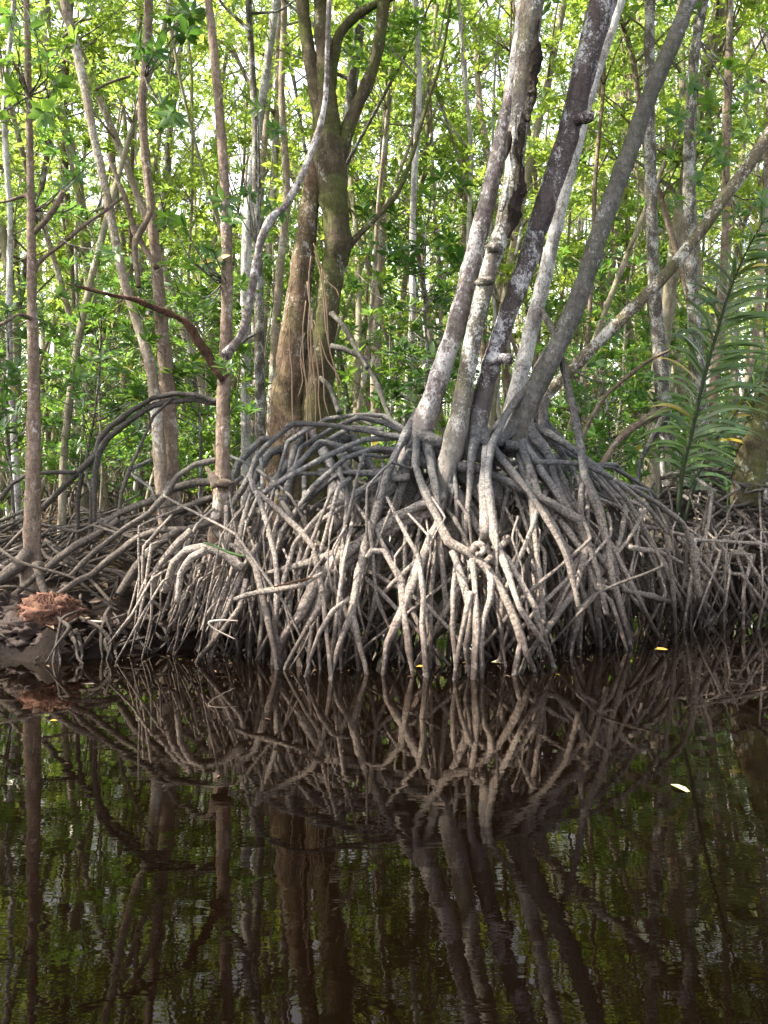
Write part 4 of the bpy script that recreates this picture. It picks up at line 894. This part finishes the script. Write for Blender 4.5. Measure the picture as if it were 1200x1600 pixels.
spray(L1, [(150, 300), (120, 275), (135, 260), (180, 395), (100, 290), (85, 235)], 5.8, 0.10, 'leaf', seed=5, stem=(52, 330))
spray(L5, [(390, 300), (420, 320), (345, 240), (375, 260), (402, 170), (430, 200), (365, 130), (440, 330), (410, 400)], 7.6, 0.11, 'leaf', seed=6, stem=(400, 380))
spray(E_, [(1080, 130), (1110, 160), (1060, 180), (1140, 100), (1090, 210), (1150, 170), (1120, 230), (1170, 130), (1180, 200), (1050, 240)], 6.6, 0.12, 'leaf', seed=7, stem=(1090, 60))
spray(F_, [(1130, 250), (1090, 280), (1060, 310), (1150, 330), (1190, 310), (1170, 370), (1110, 340)], 6.8, 0.12, 'leaf', seed=8, stem=(1140, 300))

# ---------------------------------------------------------------- litter, mud lumps, small things
def litter(name, n, seed, xr, yr, mat, ln, label):
    q = np.random.default_rng(seed); X = q.uniform(*xr, n); Y = yr[0]+(yr[1]-yr[0])*q.random(n)**1.3
    ok = Y > bank_y(X)+0.08; X, Y = X[ok], Y[ok]; n = len(X); Z = ground_z(X, Y)
    for i in range(n):
        v = Vector((float(X[i]), float(Y[i]), 0)); Z[i] += mnoise.noise(v*0.9)*0.07+mnoise.noise(v*3.1)*0.045+mnoise.noise(v*9)*0.018
    a = q.uniform(0, 6.28, n); D = np.stack([np.cos(a), np.sin(a), q.normal(0.1, 0.3, n)], -1); Nn = np.stack([q.normal(0, 0.5, n), q.normal(0, 0.5, n), np.ones(n)], -1)
    l_ = ln*q.uniform(0.6, 1.3, n); o = link(name, leaves_mesh(name, np.stack([X, Y, Z+0.012], -1), D, Nn, l_, l_*0.42, tint=q.uniform(0, 0.96, n)), M[mat]); tag(o, label, 'leaf litter', kind='stuff')
litter('leaf_litter', 9000, 3, (-9, 9), (5, 20), 'litter', 0.11, 'brown fallen leaves strewn over the mud of the forest floor')
def debris():
    q = np.random.default_rng(12); n = 150; X = q.uniform(-2.8, 2.9, n); fy = np.interp(600+F*X/5.2, WX, H*F/(np.array(WYp)-YH)); Y = fy+q.normal(-0.05, 0.16, n)-0.02
    k = 26; X = np.append(X, q.uniform(-3, 3, k)); Y = np.append(Y, q.uniform(3.0, 4.8, k)); n += k
    a = q.uniform(0, 6.28, n); D = np.stack([np.cos(a), np.sin(a), np.zeros(n)], -1); Nn = np.stack([q.normal(0, 0.1, n), q.normal(0, 0.1, n), np.ones(n)], -1); l_ = q.uniform(0.008, 0.045, n)
    o = link('floating_debris', leaves_mesh('floating_debris', np.stack([X, Y, np.full(n, 0.005)], -1), D, Nn, l_, l_*q.uniform(0.12, 0.5, n), tint=q.uniform(0, 1, n)), M['litter']); tag(o, 'tiny brown bits and leaf scraps floating along the roots', 'debris', kind='stuff')
debris()
def lump(px, py, Y, r, seed, label, mat='mud_lump', name='mud_clod'):
    c = at(px, py, Y); q = np.random.default_rng(seed); n, m_ = 44, 30; V = []
    for i in range(m_+1):
        ph = math.pi*i/m_
        for j in range(n):
            th = 2*math.pi*j/n; d = Vector((math.sin(ph)*math.cos(th), math.sin(ph)*math.sin(th), math.cos(ph)))
            k = 1+0.35*mnoise.noise(d*2+Vector((seed, 0, 0)))+0.30*mnoise.noise(d*5+Vector((0, seed, 0)))+0.26*mnoise.noise(d*11)
            V.append((d.x*r[0]*k, d.y*r[1]*k, d.z*r[2]*k))
    f = [[i*n+j, i*n+(j+1) % n, (i+1)*n+(j+1) % n, (i+1)*n+j] for i in range(m_) for j in range(n)]
    o = link(name, mesh_np(name, V, [a for b in f for a in b], [4]*len(f)), M[mat]); o.location = tuple(float(v) for v in c); tag(o, label, 'mud'); return o
lump(52, 985, 5.35, (0.22, 0.2, 0.13), 1, 'rounded dark mud clod at the water edge below the slim left trunk')
lump(105, 1000, 5.3, (0.24, 0.18, 0.09), 2, 'flat wet mud clod right of the rounded one at the water edge')
lump(0, 960, 5.6, (0.22, 0.2, 0.13), 3, 'dark mud hump cut off by the left edge of the picture')
lump(165, 985, 5.4, (0.15, 0.15, 0.08), 4, 'small mud clod under the white straight twig')
hk = thing('fibre_clump', at(80, 950, 5.35), 'reddish brown clump of rotting fibres at the foot of the slim left trunk', 'debris')
o = lump(80, 958, 5.35, (0.20, 0.15, 0.12), 9, 'x', 'husk', 'fibre_core'); o.parent = hk; o.location = (0, 0, -0.03); del o['label']; del o['category']
q = np.random.default_rng(4); tb = Tubes()
for i in range(150):
    a = q.uniform(math.pi, 2*math.pi) if q.random() < 0.8 else q.uniform(0, 6.28); s = np.array([q.uniform(-0.05, 0.05), 0, 0.10]); e = np.array([math.cos(a)*q.uniform(0.1, 0.26), math.sin(a)*0.17, q.uniform(-0.12, 0.0)]); tb.add([s, (s+e)/2+np.array([0, -0.02, 0.035])+q.normal(0, 0.012, 3), e], [0.003, 0.003, 0.0015], 4, 0.05)
tb.build('fibres', M['husk'], hk)
# fine rootlets hanging on the mud bank
rl = thing('rootlet_tangle', at(220, 975, 5.3), 'tangle of dark wet rootlets clinging to the mud bank at left', 'roots')
for i in range(45):
    px0 = q.uniform(90, 345); Y0 = float(bank_y(np.array([(px0-600)/F*5.3]))[0])+q.uniform(-0.02, 0.22); x = (px0-600)/F*Y0; z0 = q.uniform(0.05, 0.26)
    p = np.array([x, Y0, z0]); e = p+np.array([q.normal(0, 0.16), -q.uniform(0.05, 0.2), 0]); e[2] = q.uniform(-0.06, 0.03)
    t = Tubes(); t.add([p+np.array([q.normal(0, 0.1), 0.1, 0.04]), p, (p+e)/2+q.normal(0, 0.03, 3), e], [0.010, 0.012, 0.010, 0.006], 6, 0.03, 0.3, 0.3, 0.3)
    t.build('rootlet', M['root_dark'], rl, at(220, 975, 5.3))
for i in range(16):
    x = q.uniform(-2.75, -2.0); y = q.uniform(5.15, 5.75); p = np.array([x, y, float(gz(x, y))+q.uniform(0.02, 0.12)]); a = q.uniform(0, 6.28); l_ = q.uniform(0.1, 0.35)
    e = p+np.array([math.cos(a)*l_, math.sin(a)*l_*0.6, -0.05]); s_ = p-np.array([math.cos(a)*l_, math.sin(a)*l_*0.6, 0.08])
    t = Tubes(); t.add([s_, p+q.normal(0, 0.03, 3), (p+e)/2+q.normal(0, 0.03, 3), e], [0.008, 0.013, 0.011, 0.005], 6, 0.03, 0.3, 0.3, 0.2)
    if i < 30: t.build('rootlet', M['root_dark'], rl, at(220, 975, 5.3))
# floating leaves
def float_leaf(px, py, ln, a, label, mat):
    Y = H*F/(py-YH); c = np.array([(px-600)/F*Y, Y, 0.006]); me = leaves_mesh('floating_leaf', np.zeros((1, 3)), np.array([[math.cos(a), math.sin(a), 0.03]]), np.array([[0.1, -0.15, 1.0]]), np.array([ln]), np.array([ln*0.4]), hi=True)
    o = link('floating_leaf', me, M[mat]); o.location = tuple(float(v) for v in c); tag(o, label, 'leaf')
float_leaf(650, 1043, 0.085, 0.1, 'yellow leaf floating at the foot of the central hooked root', 'yellow_leaf')
float_leaf(722, 1037, 0.09, 0.05, 'yellow leaf floating between two front roots below the coil', 'yellow_leaf')
float_leaf(768, 1036, 0.12, 0.05, 'long pale leaf floating right of the front root pair', 'cream_leaf')
float_leaf(1022, 1016, 0.12, 0.1, 'orange-yellow leaf floating by the right front of the mound', 'yellow_leaf')
float_leaf(1048, 1228, 0.085, -0.9, 'cream leaf drifting alone on the open water at right', 'cream_leaf')
float_leaf(78, 1128, 0.035, 0.5, 'tiny yellow leaf floating on the dark water at left', 'yellow_leaf')
# seedlings
def seedling(px, py, Y, label, h_=0.12, ln=0.07):
    c = at(px, py, Y); t = thing('seedling', c, label, 'seedling'); tb = Tubes(); tb.add([np.array([0, 0, -h_]), np.array([0.01, 0, 0])], [0.004, 0.003], 5, 0.03); tb.build('stem', M['twig_green'], t)
    link('leaves', leaves_mesh('leaves', *rosettes(np.zeros((1, 3)), np.array([[0, -0.3, 1.0]]), 6, ln), hi=True), M['leaf'], t)
seedling(1136, 760, 6.9, 'small bright green seedling sprouting among the dark roots at right', 0.25, 0.09)
seedling(392, 640, 5.6, 'small green sprout on the dry root beside the pinkish trunk', 0.05, 0.08)

# ---------------------------------------------------------------- light, sky, camera
el, az = R(50), R(-97)       # sun high on the left, a little toward the viewer's far side
sun_dir = np.array([math.sin(az)*math.cos(el), math.cos(az)*math.cos(el), math.sin(el)])
w = bpy.data.worlds.new('World'); S.world = w; w.use_nodes = True; nt = w.node_tree; nt.nodes.clear()
sk = N(nt, 'ShaderNodeTexSky', sky_type='NISHITA'); sk.sun_disc = False; sk.sun_elevation = el; sk.sun_rotation = az
sk.dust_density = 2.5; sk.air_density = 1.0
bg = N(nt, 'ShaderNodeBackground'); bg.inputs[1].default_value = 0.80
hs = N(nt, 'ShaderNodeHueSaturation'); hs.inputs['Saturation'].default_value = 0.48; L(nt, sk.outputs[0], hs.inputs['Color'])   # hazy tropical sky, nearly white
L(nt, mix(nt, 1.0, hs.outputs[0], (1.06, 1.0, 0.93), 'MULTIPLY'), bg.inputs[0]); L(nt, bg.outputs[0], N(nt, 'ShaderNodeOutputWorld').inputs[0])
sl = bpy.data.lights.new('sun', 'SUN'); sl.energy = 22.0; sl.angle = R(0.5); sl.color = (1.0, 0.91, 0.76)
so = bpy.data.objects.new('sun', sl); COL.objects.link(so); so.rotation_euler = Vector((-sun_dir).tolist()).to_track_quat('-Z', 'Y').to_euler()
cam = bpy.data.cameras.new('camera'); cam.sensor_fit = 'VERTICAL'; cam.sensor_height = 24; cam.lens = 24*F/1600; cam.shift_y = -(800-YH)/1600; cam.clip_end = 500; cam.clip_start = 0.05
co = bpy.data.objects.new('camera', cam); COL.objects.link(co); co.location = (0, 0, H); co.rotation_euler = (R(90), 0, 0); S.camera = co
S.view_settings.view_transform = 'Standard'; S.view_settings.look = 'None'; S.view_settings.exposure = 0; S.view_settings.gamma = 1
cy = S.cycles; cy.max_bounces = 6; cy.diffuse_bounces = 4; cy.glossy_bounces = 2; cy.transmission_bounces = 3; cy.transparent_max_bounces = 4
cy.caustics_reflective = False; cy.caustics_refractive = False; cy.sample_clamp_indirect = 6.0
